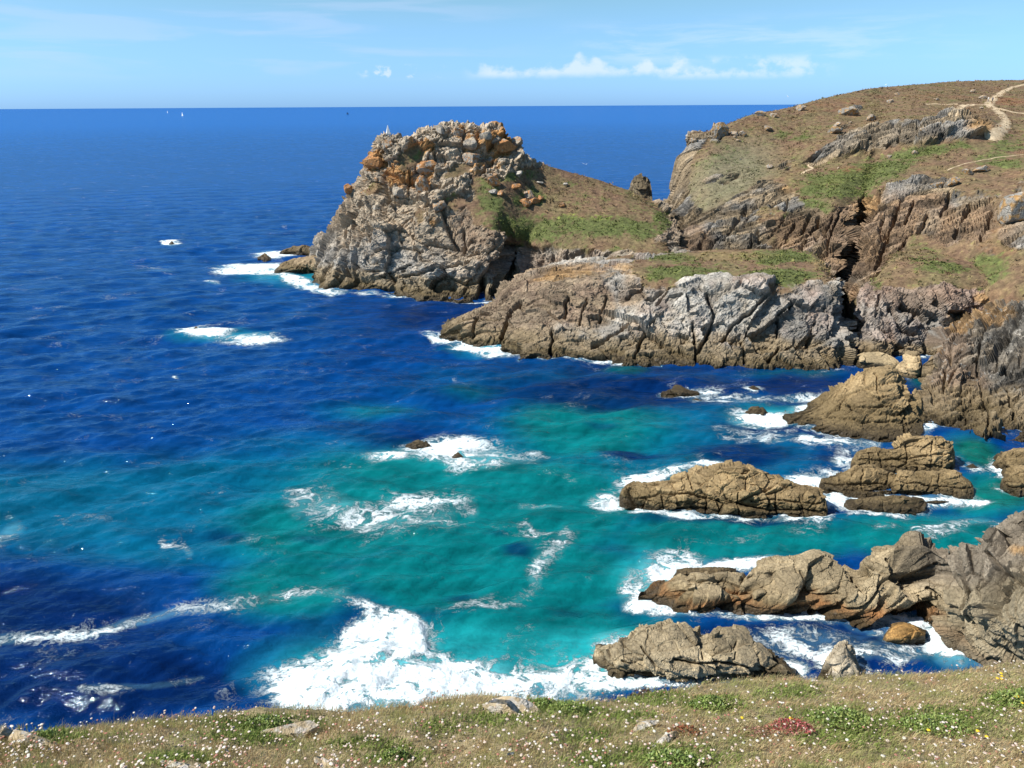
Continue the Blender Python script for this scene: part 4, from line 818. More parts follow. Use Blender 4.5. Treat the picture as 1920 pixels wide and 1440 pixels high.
def build_sea():
    dep = np.r_[np.linspace(62, 47, 60, endpoint=False), np.linspace(47, 1.2, 830, endpoint=False), np.geomspace(1.2, 0.035, 70)]
    rad = CAM_H / np.tan(np.radians(dep))
    az = np.radians(np.r_[np.linspace(-75, -46, 60, endpoint=False), np.linspace(-46, 46, 1050, endpoint=False), np.linspace(46, 75, 60)])
    nu, nv = len(az), len(rad)
    X = np.sin(az)[:, None] * rad[None]; Y = np.cos(az)[:, None] * rad[None]
    P = np.stack([X, Y, np.zeros_like(X)], -1).reshape(-1, 3)
    px, py = project(P)
    wx = px + 36 * fbm(P, 14, 4, 401, .6); wy = py + (16 * fbm(P, 14, 4, 402, .6)) * np.clip((py - 400) / 500, 0.1, 1)
    dist = np.hypot(P[:, 0], P[:, 1])
    # colour of the water body over sand, weed and deep ground, with dark strips at rock feet
    deep = np.array([0.0014, 0.047, 0.222]); mid = np.array([0.0007, 0.040, 0.178]); navy = np.array([0.0006, 0.0125, 0.078])
    turq = np.array([0.0012, 0.140, 0.150]); aqua = np.array([0.015, 0.33, 0.36]); green = np.array([0.0035, 0.125, 0.082])
    c = lerp(np.tile(mid, (len(P), 1)), deep, sst(150, 450, dist)); c = lerp(c, np.array([.0012, .082, .36]), sst(250, 2500, dist))  # lighter blue far out paints in the sky's reflection towards the horizon
    c = lerp(c, np.array([.0008, .098, .190]), sst(.0, .8, ellipses(wx, wy, WB, 1.25) + .2 * fbm(P, 16, 4, 404)))
    c = lerp(c, turq, sst(.0, .8, ellipses(wx, wy, WT, 1.25) + .22 * fbm(P, 16, 4, 405) - .02))
    c = lerp(c, green, ellipses(wx, wy, WGR))
    dk = sst(.03, .85, ellipses(wx, wy, WD, 1.4) + .2 * fbm(P, 9, 4, 406) * (py > 500))
    c = lerp(c, navy, dk * .92)
    c = lerp(c, aqua, ellipses(wx, wy, WL))
    c *= (.88 + .2 * fbm(P, 45, 3, 409) * (dist < 1500))[:, None]
    # foam
    fx = px + 9 * fbm(P, 4, 3, 411); fy = py + 6 * fbm(P, 4, 3, 412) * np.clip((py - 350) / 500, 0.1, 1)
    fm = np.maximum(ellipses(fx, fy, [(a, b, c * 1.12, d * 1.2, e, f * (.84 if b < 1180 else .97)) for a, b, c, d, e, f in FOAM_E], 1.45), polyline_mask(fx, fy, [(p, w_ * 1.25, v * .86 if v < .7 else v) for p, w_, v in FOAM_L]))
    sp = np.vstack(SHORE_PTS); sp = sp[::2]
    kd = KDTree(len(sp))
    for i, q in enumerate(sp): kd.insert((q[0], q[1], 0), i)
    kd.balance()
    gx = np.arange(-70, 130, 0.7); gy = np.arange(40, 255, 0.7)
    DG = np.array([[kd.find((x, y, 0))[2] for y in gy] for x in gx])
    fi = np.clip((P[:, 0] + 70) / .7, 0, len(gx) - 1.01); fj = np.clip((P[:, 1] - 40) / .7, 0, len(gy) - 1.01)
    i0, j0 = fi.astype(int), fj.astype(int); a, b = fi - i0, fj - j0
    sd = DG[i0, j0] * (1 - a) * (1 - b) + DG[i0 + 1, j0] * a * (1 - b) + DG[i0, j0 + 1] * (1 - a) * b + DG[i0 + 1, j0 + 1] * a * b
    sd = np.where((dist > 260) | (P[:, 0] < -69) | (P[:, 0] > 129), 99, sd)
    calm = ellipses(px, py, [(1400,690,300,22,0,1),(1850,830,120,40,0,.8),(1740,720,60,30,0,1)])
    sh = np.exp(-sd / 0.9) * (0.62 + 0.5 * fbm(P, 5, 3, 415)) * (1 - .75 * calm)
    fm = np.maximum(fm, sh)
    if False: fm = np.maximum(fm, 0.30 * sst(.5, .70, fbm(P * np.array([.5, 1, 1]), 2.5, 4, 417, .6)) * (dist < 200))
    # waves: wind sea running towards the camera and to the right
    h = np.zeros(len(P)); rr = np.random.default_rng(5)
    spacing = np.radians(0.0552) * (dist**2 + CAM_H**2) / CAM_H
    for k in range(60):
        lam = 1.25 * (17 / 1.25) ** (k / 59.0) * rr.uniform(.9, 1.1); th = R(-72 + rr.normal(0, 27))
        q = 2 * math.pi / lam; ph = rr.uniform(0, 6.28)
        amp = 0.0112 * lam ** 0.84
        s = P[:, 0] * math.cos(th) + P[:, 1] * math.sin(th)
        s = s + .35 * lam * .3 * np.sin(P[:, 0] * .07 + k) 
        wv = np.sin(q * s + ph)
        h += amp * (wv + .22 * np.cos(2 * (q * s + ph))) * sst(2.2, 5.0, lam / spacing)
    h *= 0.85 + .5 * fbm(P, 30, 2, 421)
    h += 0.85 * np.clip(fm - .5, 0, 1) * (fbm(P, 1.8, 4, 431, .6) + .4) * (dist < 260)
    big = ellipses(px, py, [(740,1210,130,60,0,1),(640,1260,120,60,0,.8)])
    h += big * (.45 + .8 * fbm(P, 3.0, 3, 433)) * sst(.2, .9, fm)
    P[:, 2] = h * np.exp(-dist / 2500)
    F = grid_faces(nu, nv)
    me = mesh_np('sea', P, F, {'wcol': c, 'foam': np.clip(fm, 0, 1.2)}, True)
    return structure(link('sea', me, water_mat()))
build_sea()

# ================================================================== FOREGROUND TURF
EDGE = [(-2600,1500),(-1300,1440),(-500,1400),(-250,1378),(0,1366),(100,1369),(200,1364),(290,1356),(400,1349),(530,1339),(640,1336),(760,1329),(830,1312),(900,1304),(1000,1309),(1100,1314),(1180,1309),(1290,1294),(1400,1279),(1500,1274),(1600,1274),(1700,1266),(1800,1259),(1920,1252),(2200,1235),(2500,1220),(3300,1190),(4600,1150)]
def turf():
    cols = []
    for x, y in EDGE:
        dl = (1440 - y)
        dE = 5.3 + max(dl, 30) * 0.0185
        xe = x
        f = [P_z(np.array(960 + (x - 960) * 1.0), np.array(1900.0), np.array(42.0))]
        A = P_d(np.array(float(x)), np.array(1440.0), np.array(5.3))
        B = P_d(np.array(float(x)), np.array(float(min(y, 1410))), np.array(dE))
        foot = np.array([A[0] * 0.9, 0.0, 43.3]); m0 = np.array([A[0] * .95, 2.6, 41.35])
        mid = (A + B) / 2 + np.array([0, 0, .05])
        back = [B + (B - A) * np.array([.1, 0, 0]) + np.array([0, .35, -.45]), B + np.array([0, 1.2, -2.2]), B + np.array([0, 3.2, -9]), B + np.array([0, 5, -22])]
        cols.append((np.array([foot, m0, A, mid, B]), np.array(back)))
    G = loft(cols, 0.055)
    nu, nv = G.shape[:2]
    N = blur(grid_normals(G), 6).reshape(-1, 3); N /= np.linalg.norm(N, axis=1, keepdims=True)
    P = G.reshape(-1, 3); flip = (N[:, 2].mean() < 0)
    if flip: N = -N
    P = P + N * (0.16 * fbm(P, 1.3, 4, 501) + 0.06 * fbm(P, .35, 3, 502))[:, None]
    n1 = fbm(P, .8, 4, 505); n2 = fbm(P, .12, 3, 506)
    c = lerp(np.tile(np.array([.26, .21, .12]), (len(P), 1)), np.array([.38, .31, .18]), np.clip(.5 + n1 + n2, 0, 1))
    me = mesh_np('ground', P, grid_faces(nu, nv, flip), {'col': c, 'veg': np.ones(len(P))}, True)
    BVHS['turf'] = BVHTree.FromPolygons(P.tolist(), grid_faces(nu, nv, flip).tolist())
    return structure(link('ground', me, land_mat('turf_soil', .03)))
turf()
def turf_points(n, seed, accept=None, x0=-60, x1=1980, y1=1470):
    """random places on the turf that the photo could see: (P, N, px, py)"""
    rr = random.Random(seed); out = []
    ex = [e[0] for e in EDGE]; ey = [e[1] for e in EDGE]
    tries = 0
    while len(out) < n and tries < n * 12:
        tries += 1
        x = rr.uniform(x0, x1); e = np.interp(x, ex, ey); y = rr.uniform(e - 3, y1)
        if accept is not None and not accept(x, y, rr): continue
        p, nn = hit('turf', x, y)
        if p is None or p.y > 14: continue
        out.append((np.array(p), np.array(nn), x, y))
    return out
GREENS = [(90,1380,70,14),(500,1360,110,20),(460,1385,80,16),(1010,1325,60,14),(1060,1335,90,18),(1180,1345,60,14),(940,1350,80,16),(1330,1320,70,16),(1570,1345,110,18),(1600,1380,90,20),(1750,1355,120,22),(1890,1315,60,22),(1230,1310,70,14),(740,1420,60,20),(1250,1420,110,22),(680,1395,70,14),(1480,1300,60,14),(330,1425,60,14),(830,1365,60,14),(1120,1425,60,16),(1100,1385,60,14)]
def greenness(x, y):
    g = 0
    for cx, cy, rx, ry in GREENS:
        d = math.hypot((x - cx) / rx, (y - cy) / ry); g = max(g, 1.3 - d)
    return g
TURF_ROCKS = [(955,1325,52,26,'pale grey rock half sunk in the turf at the brink, centre of the foreground'),(545,1368,48,22,'grey rock lying in the turf left of centre, beside bright green cushions'),(50,1382,70,18,'flat pale rock in the turf at the far left of the brink'),(1240,1388,34,12,'small flat pale rock in the turf left of the red plant'),(1215,1358,30,11,'small tan stone in the turf above the flat pale one'),(350,1438,44,12,'flat stone at the bottom edge of the photo, left'),(620,1436,30,9,'little pale stone at the bottom edge, right of the flat stone')]

def blades():
    n = 470000
    rr = np.random.default_rng(21)
    # candidate places: photo-facing grid of rays is slow, so sample the mesh triangles instead
    me = bpy.data.objects['ground'].data
    V = np.empty(len(me.vertices) * 3, np.float32); me.vertices.foreach_get('co', V); V = V.reshape(-1, 3).astype(float)
    px, py = project(V)
    ok = np.where((px > -700) & (px < 2750) & (py < 1560) & (py > 1200) & (V[:, 1] > 3.5) & (V[:, 1] < 13) & (V[:, 2] > 33))[0]
    b = V[rr.choice(ok, n)] + rr.normal(0, .03, (n, 3)) * np.array([1, 1, 0])
    px, py = project(b)
    g = np.full(n, -9.0)
    for cx, cy, rx, ry in GREENS: g = np.maximum(g, 1.25 - np.hypot((px - cx) / rx, (py - cy) / ry))
    g = g + .9 * fbm(b, .5, 3, 601)
    isg = g + .25 * rr.normal(size=n) > .30
    tall = fbm(b, .7, 3, 611)
    keep = np.ones(n, bool)
    for cx, cy, rx, ry, _ in TURF_ROCKS:
        keep &= ~((np.hypot((px - cx) / (rx * .8), (py - cy + 2) / (ry * .7)) < 1) & (rr.random(n) < .93))
    b, isg, tall, g = b[keep], isg[keep], tall[keep], g[keep]; n = len(b)
    L = np.where(isg, rr.uniform(.03, .075, n), rr.uniform(.025, .085, n) * (1 + 1.2 * np.clip(tall, -.5, 1)) * np.where(rr.random(n) < .04, 1.9, 1))
    wdt = np.where(isg, rr.uniform(.004, .008, n), rr.uniform(.0016, .0038, n))
    th = rr.uniform(0, 6.283, n); lean = rr.uniform(.2, 1.3, n)
    bend = np.stack([np.cos(th), np.sin(th), np.zeros(n)], 1) * lean[:, None] + np.array([.08, 0, 0])
    side = np.stack([-np.sin(th + 1), np.cos(th + 1), np.zeros(n)], 1) * wdt[:, None]
    up = np.array([0, 0, 1.0])
    m = b + (up * .62 + bend * .28) * L[:, None]; t = b + (up * .92 + bend * .85) * L[:, None]
    Vv = np.stack([b - side, b + side, m + side * .8, m - side * .8, t], 1).reshape(-1, 3)
    k = np.arange(n)[:, None] * 5
    q = k + np.array([0, 1, 2, 3]); t3 = k + np.array([3, 2, 4, 4])
    c1 = np.array([[.52, .42, .23], [.43, .32, .18], [.58, .50, .30], [.36, .23, .14], [.30, .32, .12]])[rr.choice(5, n, p=[.32, .25, .19, .11, .13])]
    c2 = np.array([[.19, .25, .06], [.23, .29, .08], [.15, .20, .05], [.30, .32, .12]])[rr.choice(4, n)]
    mixn = fbm(b, .55, 4, 621, .6); mix2 = fbm(b, .25, 3, 631)
    c1 = lerp(c1, np.array([.42, .25, .14]), sst(-.1, .4, mix2) * .75)
    c1 = lerp(c1, np.array([.25, .30, .09]), sst(-.14, .30, mixn) * .8)
    c1 = lerp(c1, np.array([.46, .38, .22]), sst(.1, .5, -mixn) * .5)
    c = np.where(isg[:, None], c2, c1) * rr.uniform(.82, 1.45, n)[:, None]
    # mixed faces: build quads and tips as triangles
    tri = np.concatenate([q[:, [0, 1, 2]], q[:, [0, 2, 3]], t3[:, [0, 1, 2]]])
    me = mesh_np('grass', Vv, tri, {'col': np.repeat(c, 5, 0)}, True)
    mt, tt, bb = new_mat('dry_and_green_blades')
    tt.put(bb.inputs['Base Color'], tt.add('ShaderNodeAttribute', attribute_name='col').outputs['Color'])
    bb.inputs['Roughness'].default_value = .75; bb.inputs['Specular IOR Level'].default_value = .1; tl = tt.add('ShaderNodeBsdfTranslucent'); tt.l.new([n for n in tt.n if n.bl_idname == 'ShaderNodeAttribute'][0].outputs['Color'], tl.inputs['Color'])
    ms = tt.add('ShaderNodeMixShader'); ms.inputs[0].default_value = .35; tt.l.new(bb.outputs[0], ms.inputs[1]); tt.l.new(tl.outputs[0], ms.inputs[2]); tt.l.new(ms.outputs[0], [n for n in tt.n if n.bl_idname == 'ShaderNodeOutputMaterial'][0].inputs[0])
    structure(link('grass', me, mt), 'stuff')
blades()

def scrub():
    rr = np.random.default_rng(44); B = []; C = []
    for ob in [o for o in COL.objects if o.name.startswith(('headland', 'hillside'))]:
        me = ob.data; n = len(me.vertices)
        V = np.empty(n * 3, np.float32); me.vertices.foreach_get('co', V); V = V.reshape(-1, 3).astype(float)
        vg = np.empty(n, np.float32); me.attributes['veg'].data.foreach_get('value', vg)
        cl = np.empty(n * 4, np.float32); me.attributes['col'].data.foreach_get('color', cl); cl = cl.reshape(-1, 4)[:, :3].astype(float)
        px, py = project(V)
        w_ = (vg > .6) & (px > -60) & (px < 1990) & (py > 140) & (V[:, 2] > 4)
        ids = np.where(w_)[0]
        g = cl[ids, 1] / (cl[ids, 0] + 1e-4)
        dens = .035 + .10 * sst(.85, 1.3, g) + .10 * sst(.05, .5, fbm(V[ids], 6, 3, 701))
        ids = ids[rr.random(len(ids)) < dens * .85]
        B.append(V[ids]); C.append(cl[ids])
    B = np.vstack(B); C = np.vstack(C); n = len(B); q = 7
    sz = rr.uniform(.16, .42, n) * (1 + .6 * (rr.random(n) < .08))
    b = np.repeat(B, q, 0); c = np.repeat(C, q, 0); s_ = np.repeat(sz, q); m = n * q
    off = rr.normal(size=(m, 3)) * np.array([.8, .8, .38]); off[:, 2] = np.abs(off[:, 2]) + .05
    p = b + off * s_[:, None]
    u = rr.normal(size=(m, 3)); u /= np.linalg.norm(u, axis=1, keepdims=True); v = np.cross(u, rr.normal(size=(m, 3))); v /= np.linalg.norm(v, axis=1, keepdims=True)
    k = (s_ * rr.uniform(.35, .7, m))[:, None]
    VV = np.stack([p - u * k, p + v * k * .6, p + u * k, p - v * k * .6], 1).reshape(-1, 3)
    tone = np.repeat(rr.uniform(.7, 1.35, n), q) * rr.uniform(.8, 1.2, m)
    gr = np.repeat(rr.random(n) < .16, q)
    c = np.where(gr[:, None], c * .4 + np.array([.075, .10, .028]) * .6, c) * tone[:, None]
    me = mesh_np('heath', VV, np.arange(m * 4).reshape(m, 4), {'col': np.repeat(np.clip(c, .01, .6), 4, 0)})
    mt, tt, bb = new_mat('heath_scrub'); tt.put(bb.inputs['Base Color'], tt.add('ShaderNodeAttribute', attribute_name='col').outputs['Color']); bb.inputs['Roughness'].default_value = .9; bb.inputs['Specular IOR Level'].default_value = .1
    structure(link('heath', me, mt), 'stuff'); print('scrub', n)
scrub()

# ------------------------------------------------------------------ boulders: convex lumps cut by random planes
def ico(sub):
    t = (1 + 5 ** .5) / 2
    v = [(-1,t,0),(1,t,0),(-1,-t,0),(1,-t,0),(0,-1,t),(0,1,t),(0,-1,-t),(0,1,-t),(t,0,-1),(t,0,1),(-t,0,-1),(-t,0,1)]
    f = [(0,11,5),(0,5,1),(0,1,7),(0,7,10),(0,10,11),(1,5,9),(5,11,4),(11,10,2),(10,7,6),(7,1,8),(3,9,4),(3,4,2),(3,2,6),(3,6,8),(3,8,9),(4,9,5),(2,4,11),(6,2,10),(8,6,7),(9,8,1)]
    v = [np.array(p) / np.linalg.norm(p) for p in v]
    for _ in range(sub):
        mid = {}; nf = []
        def mp(a, b):
            k = (min(a, b), max(a, b))
            if k not in mid:
                p = v[a] + v[b]; v.append(p / np.linalg.norm(p)); mid[k] = len(v) - 1
            return mid[k]
        for a, b, c in f:
            x, y, z = mp(a, b), mp(b, c), mp(c, a); nf += [(a, x, z), (b, y, x), (c, z, y), (x, y, z)]
        f = nf
    return np.array(v), np.array(f)
ICO3 = ico(4); ICO2 = ico(3)
def boulder_mesh(seed, size, colours, sub=ICO3, planes=13, rough=.04):
    rr = np.random.default_rng(seed); v, f = sub
    pn = rr.normal(size=(planes, 3)); pn /= np.linalg.norm(pn, axis=1, keepdims=True)
    hh = rr.uniform(.55, 1.0, planes)
    dt = v @ pn.T; rad = np.where(dt > .05, hh / np.maximum(dt, .05), 9).min(1)
    rad = np.minimum(rad, 1.25) * (1 + rough * fbm(v * 3 + seed, 1, 3, seed) + rough * .8 * fbm(v * 9 + seed, 1, 2, seed + 3))
    P = v * rad[:, None] * np.array(size)
    s = max(size)
    n1 = fbm(P / s * 2 + seed, 1, 4, seed + 9); n2 = fbm(P / s * 7 + seed, 1, 3, seed + 19)
    a, b_, l, la = colours
    c = lerp(np.tile(np.array(a), (len(P), 1)), np.array(b_), sst(-.3, .3, n1))
    c = lerp(c, np.array(l), sst(.55 - la, .75 - la, .5 + .9 * fbm(P / s * 3 + seed * 2, 1, 4, seed + 29)) * (la > 0) * .9)
    c = c * (1 + .35 * n2)[:, None]
    return mesh_np('boulder', P, f, {'col': np.clip(c, .01, .8), 'veg': np.zeros(len(P))})
LICH = (GREY * 1.05, (.44, .36, .26), (.43, .21, .075), .32)
def boulder(px, py, w, h, label, seed, host='headland', colours=LICH, group=None, cat='boulder', name='boulder', sink=.25, aspect=1.0, mat=None, sub=ICO3):
    p, n = hit(host, px, py + h * .35)
    if p is None: return None
    d = (Vector(CP) - p).length / FPX
    sx, sz = w * .5 * d, h * .5 * d
    o = link(name, boulder_mesh(seed, (sx, min(sx, sz * 1.3) * aspect, sz), colours, sub), mat or MAT_FAR, loc=(p.x, p.y, p.z + sz * (1 - 2 * sink)))
    o.rotation_euler = (0, 0, random.Random(seed).uniform(-.6, .6))
    return tag(o, label, cat, group)
bb = [(790,346,28,40,'big upright boulder with a shaded side, perched mid-slope on the rocky headland',.3),(925,338,24,22,'pointed orange and white boulder at the upper edge of the headland turf',.6),
      (972,325,15,12,'white boulder on the brown turf right below the headland crest',-1),(965,349,24,11,'flat orange slab lying in green turf on the headland',.7),(992,366,22,20,'grey boulder topping the small cluster in the headland turf',.15),
      (1001,374,20,14,'orange boulder at the right of the small cluster in the headland turf',.6),(986,378,22,15,'rusty boulder at the lower left of the small cluster in the headland turf',.6),(1014,371,12,11,'small orange stone right of the cluster in the headland turf',.6),
      (1055,384,13,11,'small orange stone alone on the brown shoulder turf',.6),(1059,345,9,7,'tiny white stone high on the brown shoulder turf',-1),(1012,342,11,6,'little pale slab between crest and cluster on the turf',-1),
      (925,358,16,9,'pale flat stone left of the orange-topped stone on the turf',-1),(939,361,14,10,'orange-topped stone right of the pale flat one on the turf',.5),
      (940,266,46,30,'broad bright orange slab near the right end of the headland crest',.9),(802,300,44,30,'large cream and orange block below the dip in the headland crest',.4),(885,293,34,26,'big grey block below the middle of the crest',.1),
      (703,292,34,28,'orange block jutting out at the left end of the headland crest',.8),(655,352,16,18,'orange knob on the left outline of the rocky headland',.7),(858,243,26,22,'grey crag forming the very top of the headland',.15),(826,240,20,18,'pale crag left of the very top of the headland',.0),(965,262,24,26,'grey block at the right shoulder of the headland crest',.1)]
for i, (x, y, bw, bh, lb, la) in enumerate(bb):
    boulder(x, y, bw, bh, lb, 700 + i, colours=(GREY * (1.25 if la < 0 else 1.0), (.45, .37, .27) if la >= 0 else (.56, .52, .44), ORANGE, max(la, 0) * .5), sink=.25 if y > 320 else .46)
rb = random.Random(5)
for i in range(14):
    x = rb.uniform(690, 1000); y = rb.uniform(245, 330) if i % 3 else rb.uniform(320, 400)
    if y > 330: x = rb.uniform(680, 860)
    s = rb.uniform(9, 24)
    boulder(x, y, s * rb.uniform(.9, 1.5), s * rb.uniform(.7, 1.1), 'angular grey and orange boulder jumbled among others over the top of the rocky headland', 800 + i,
            colours=(GREY * rb.uniform(.75, 1.2), (.44, .36, .26), (.42, .21, .08), rb.choice([0, .1, .2])), sink=.5, group='boulders heaped over the headland crest', sub=ICO2)
for i, (x, y, bw, bh, lb) in enumerate([(1351,243,28,26,'grey crag on the skyline edge of the hillside, lower left'),(1426,213,18,9,'tilted grey slab on the skyline midway up the hillside'),(1502,202,14,14,'upright grey rock where the hillside skyline meets the horizon'),
     (1592,208,28,16,'large grey outcrop on the brown upper hillside'),(1633,222,16,12,'small grey outcrop right of the large one on the upper hillside'),(1565,244,26,16,'grey outcrop just above the left end of the rock band'),(1440,240,18,12,'pale rocks on the brown slope left of the rock band'),
     (1300,262,14,12,'orange-capped block at the top of the hillside cliff edge'),(1786,340,22,14,'grey and rusty block on the rim of the brown cliff'),(1755,346,24,10,'flat grey ledge left of the rusty rim block'),(1905,385,40,70,'tall grey crag at the right edge of the photo'),(1840,316,24,12,'pale rocks under the thin path at the right'),(1815,322,18,10,'small pale rocks left under the thin path')]):
    boulder(x, y, bw, bh, lb, 900 + i, 'hillside', (GREY * .95, PALE * .8, OCHRE, .10), cat='rock', sink=.3, aspect=1.0)
for i, (x, y, bw, bh, lb) in enumerate(TURF_ROCKS):
    boulder(x, y, bw * 2, bh * 1.6, lb, 960 + i, 'turf', ((.40, .37, .32), (.58, .55, .50), (.42, .33, .2), .2), cat='stone', name='stone', mat=MAT_STONE if 'MAT_STONE' in globals() else None, sink=.42, aspect=.8)
rb = random.Random(9)
for i in range(22):
    x = rb.uniform(1330, 1900); y = rb.uniform(170, 330)
    if y < np.interp(x, [1296,1400,1500,1600,1760,1920], [262,225,203,177,160,155]): continue
    s = rb.uniform(4, 10)
    boulder(x, y, s * 1.4, s, 'small pale stone scattered on the heath of the far hillside', 1000 + i, 'hillside', (GREY, PALE, OCHRE, .1), group='stones scattered on the hillside heath', cat='rock', sub=ICO2)

# ------------------------------------------------------------------ footpath draped on the hillside
def path(pts, w0, w1, name='footpath'):
    P3 = []
    for x, y in pts:
        p, n = hit('hillside', x, y)
        if p is not None: P3.append(np.array(p))
    if len(P3) < 2: return
    c = catmull(np.array(P3), 10); c, L = resample(c, max(6, int(np.linalg.norm(np.diff(c, axis=0), axis=1).sum() / .8)))
    d = np.gradient(c, axis=0); s = np.stack([-d[:, 1], d[:, 0], np.zeros(len(d))], 1); s /= np.linalg.norm(s, axis=1, keepdims=True) + 1e-9
    W = np.linspace(w0, w1, len(c)) * .85 * (1 + .7 * fbm(c, 3, 3, 51))
    T = np.linspace(-1, 1, 7); V = []
    for i in range(len(c)):
        for t in T:
            q = c[i] + s[i] * W[i] * .5 * t
            r = BVHS['hillside'].ray_cast(Vector((q[0], q[1], q[2] + 6)), Vector((0, 0, -1)))
            V.append((q[0], q[1], (r[0].z if r[0] is not None and abs(r[0].z - q[2]) < 4 else q[2]) + (.07 if abs(t) < .8 else -.03)))
    V = np.array(V)
    col = lerp(np.tile(np.array([.62, .50, .34]), (len(V), 1)), np.array([.52, .40, .25]), np.clip(.5 + fbm(V, 3, 3, 53), 0, 1))
    ed = np.tile(np.abs(T), len(c)); col = lerp(col, np.array([.20, .14, .08]), sst(.35, .95, ed + .7 * fbm(V, 1.6, 3, 57)) * .85)
    me = mesh_np(name, V, grid_faces(len(c), len(T), False), {'col': col, 'veg': np.ones(len(V))}, True)
    structure(link(name, me, MAT_FAR))
path([(1925,158),(1895,165),(1875,176),(1861,187),(1853,197)], 3.0, 4.2)
path([(1853,197),(1870,203),(1895,209),(1925,213)], 3.2, 2.4)
path([(1853,199),(1868,207),(1880,218),(1887,228),(1880,239),(1868,250),(1856,263)], 3.4, 4.6)
path([(1853,196),(1828,196),(1806,199),(1792,207),(1782,211)], 4.5, 2)
path([(1735,195),(1765,196),(1800,195)], 2.4, 2.4)
path([(1776,320),(1792,313),(1806,308),(1830,303),(1862,297),(1925,289)], .55, .4)
path([(1500,327),(1512,320),(1524,316),(1514,311)], 1.2, 1.2)

# ------------------------------------------------------------------ daymark, boats, birds, walkers
WHITE = plain_mat('white_paint', (.82, .82, .80), .6, .05)
def prism(pts_bottom, pts_top):
    n = len(pts_bottom); V = np.array(list(pts_bottom) + list(pts_top), float)
    me = bpy.data.meshes.new('part'); me.from_pydata(V.tolist(), [], [list(range(n))[::-1], list(range(n, 2 * n))] + [[i, (i + 1) % n, n + (i + 1) % n, n + i] for i in range(n)]); me.update()
    return me
def ring(rx, ry, z, n=4, a0=.785, cx=0, cy=0): return [(cx + rx * math.cos(a0 + 6.28318 * i / n), cy + ry * math.sin(a0 + 6.28318 * i / n), z) for i in range(n)]
p, n = hit_below('headland', 728, 253)
dm = empty('daymark', (p.x, p.y, p.z + .25), .3); tag(dm, 'small white pyramid daymark on the left end of the headland crest', 'daymark')
link('plinth', prism(ring(.85, .85, -.9), ring(.85, .85, .18)), WHITE, dm)
link('pyramid', prism(ring(.74, .74, .18), ring(.12, .12, 2.2)), WHITE, dm)
link('cap', prism(ring(.12, .12, 2.2), ring(.015, .015, 2.4)), WHITE, dm)

def sail_mesh(pts, belly, side=.06):
    """triangular sail with a belly and real thickness"""
    a, b, c = [np.array(q, float) for q in pts]; V = []; n = 8; idx = {}
    for i in range(n + 1):
        for j in range(n + 1 - i):
            u, v = i / n, j / n; w_ = 1 - u - v
            q = a * w_ + b * u + c * v; q[1] += belly * 27 * u * v * w_ * .5 + belly * 4 * w_ * (u + v) * .3
            idx[(i, j)] = len(V); V.append(q)
    k = len(V); F = []
    for i in range(n):
        for j in range(n - i):
            F.append((idx[i, j], idx[i + 1, j], idx[i, j + 1]))
            if i + j < n - 1: F.append((idx[i + 1, j], idx[i + 1, j + 1], idx[i, j + 1]))
    V2 = [q + np.array([0, side, 0]) for q in V]
    F2 = [(x + k, z + k, y + k) for x, y, z in F]
    return mesh_np('sail', np.array(V + V2), np.array(F + F2), None, True)
def hull_mesh(L, B, H):
    V = []; m = 11; k = 7
    for i in range(m):
        t = i / (m - 1) * 2 - 1; b = B * .5 * (1 - abs(t) ** 2.4) if t > -.2 else B * .5 * (1 - .35 * abs(t) ** 2); b = max(b, .05)
        for j in range(k):
            a = math.pi * j / (k - 1); V.append((t * L / 2, -b * math.cos(a), H * (.9 + .15 * t * t) - H * 1.5 * math.sin(a) ** .8))
    F = grid_faces(m, k).tolist()
    for i in range(m - 1): F.append([i * k, i * k + k - 1, (i + 1) * k + k - 1, (i + 1) * k])
    me = bpy.data.meshes.new('hull'); me.from_pydata(V, [], F + [list(range(k)), list(range((m - 1) * k, m * k))]); me.update(); return me
DKSAIL = plain_mat('tanned_dark_sailcloth', (.03, .035, .06), .8); SAILW = plain_mat('white_sailcloth', (.85, .86, .86), .7, .04); DHULL = plain_mat('dark_hull_paint', (.02, .025, .05), .5); SPAR = plain_mat('spar_wood', (.35, .3, .24), .6)
def sailboat(px, base_y, height, rz, label, sail, hull, masts=1):
    p = P_z(np.array(float(px)), np.array(float(base_y)), np.array(0.0)); b = empty('sailboat', tuple(p), rz); tag(b, label, 'sailboat')
    k = height / 15.0
    link('hull', hull_mesh(11 * k, 3.2 * k, 1.1 * k), hull, b)
    for q in range(masts):
        x0 = (.8 - 4.2 * q) * k if masts > 1 else .8 * k; hh = height * (1 if q == 0 else .82)
        link('mast', prism(ring(.1 * k, .1 * k, .8 * k, 6, 0, x0), ring(.06 * k, .06 * k, hh, 6, 0, x0)), SPAR, b)
        link('mainsail', sail_mesh([(x0 - .2 * k, 0, 1.8 * k), (x0 - (4.6 if masts == 1 else 3.4) * k, 0, 1.9 * k), (x0 - .2 * k, 0, hh * .97)], .5 * k), sail, b)
    link('jib', sail_mesh([(5.2 * k, 0, 1.3 * k), (1.1 * k, 0, 1.7 * k), (1.1 * k, 0, height * .86)], .5 * k), sail, b)
sailboat(342, 217.5, 23, -0.75, 'tall white sailboat under full sail far out, right of the two white ones', SAILW, WHITE)
sailboat(314, 211.5, 19, -0.6, 'smallest white sailboat far out near the horizon, left of the tall one', SAILW, WHITE)
sailboat(652, 214.5, 16, 0.15, 'dark two-masted boat with dark sails far out above the headland', DKSAIL, DHULL, 2)

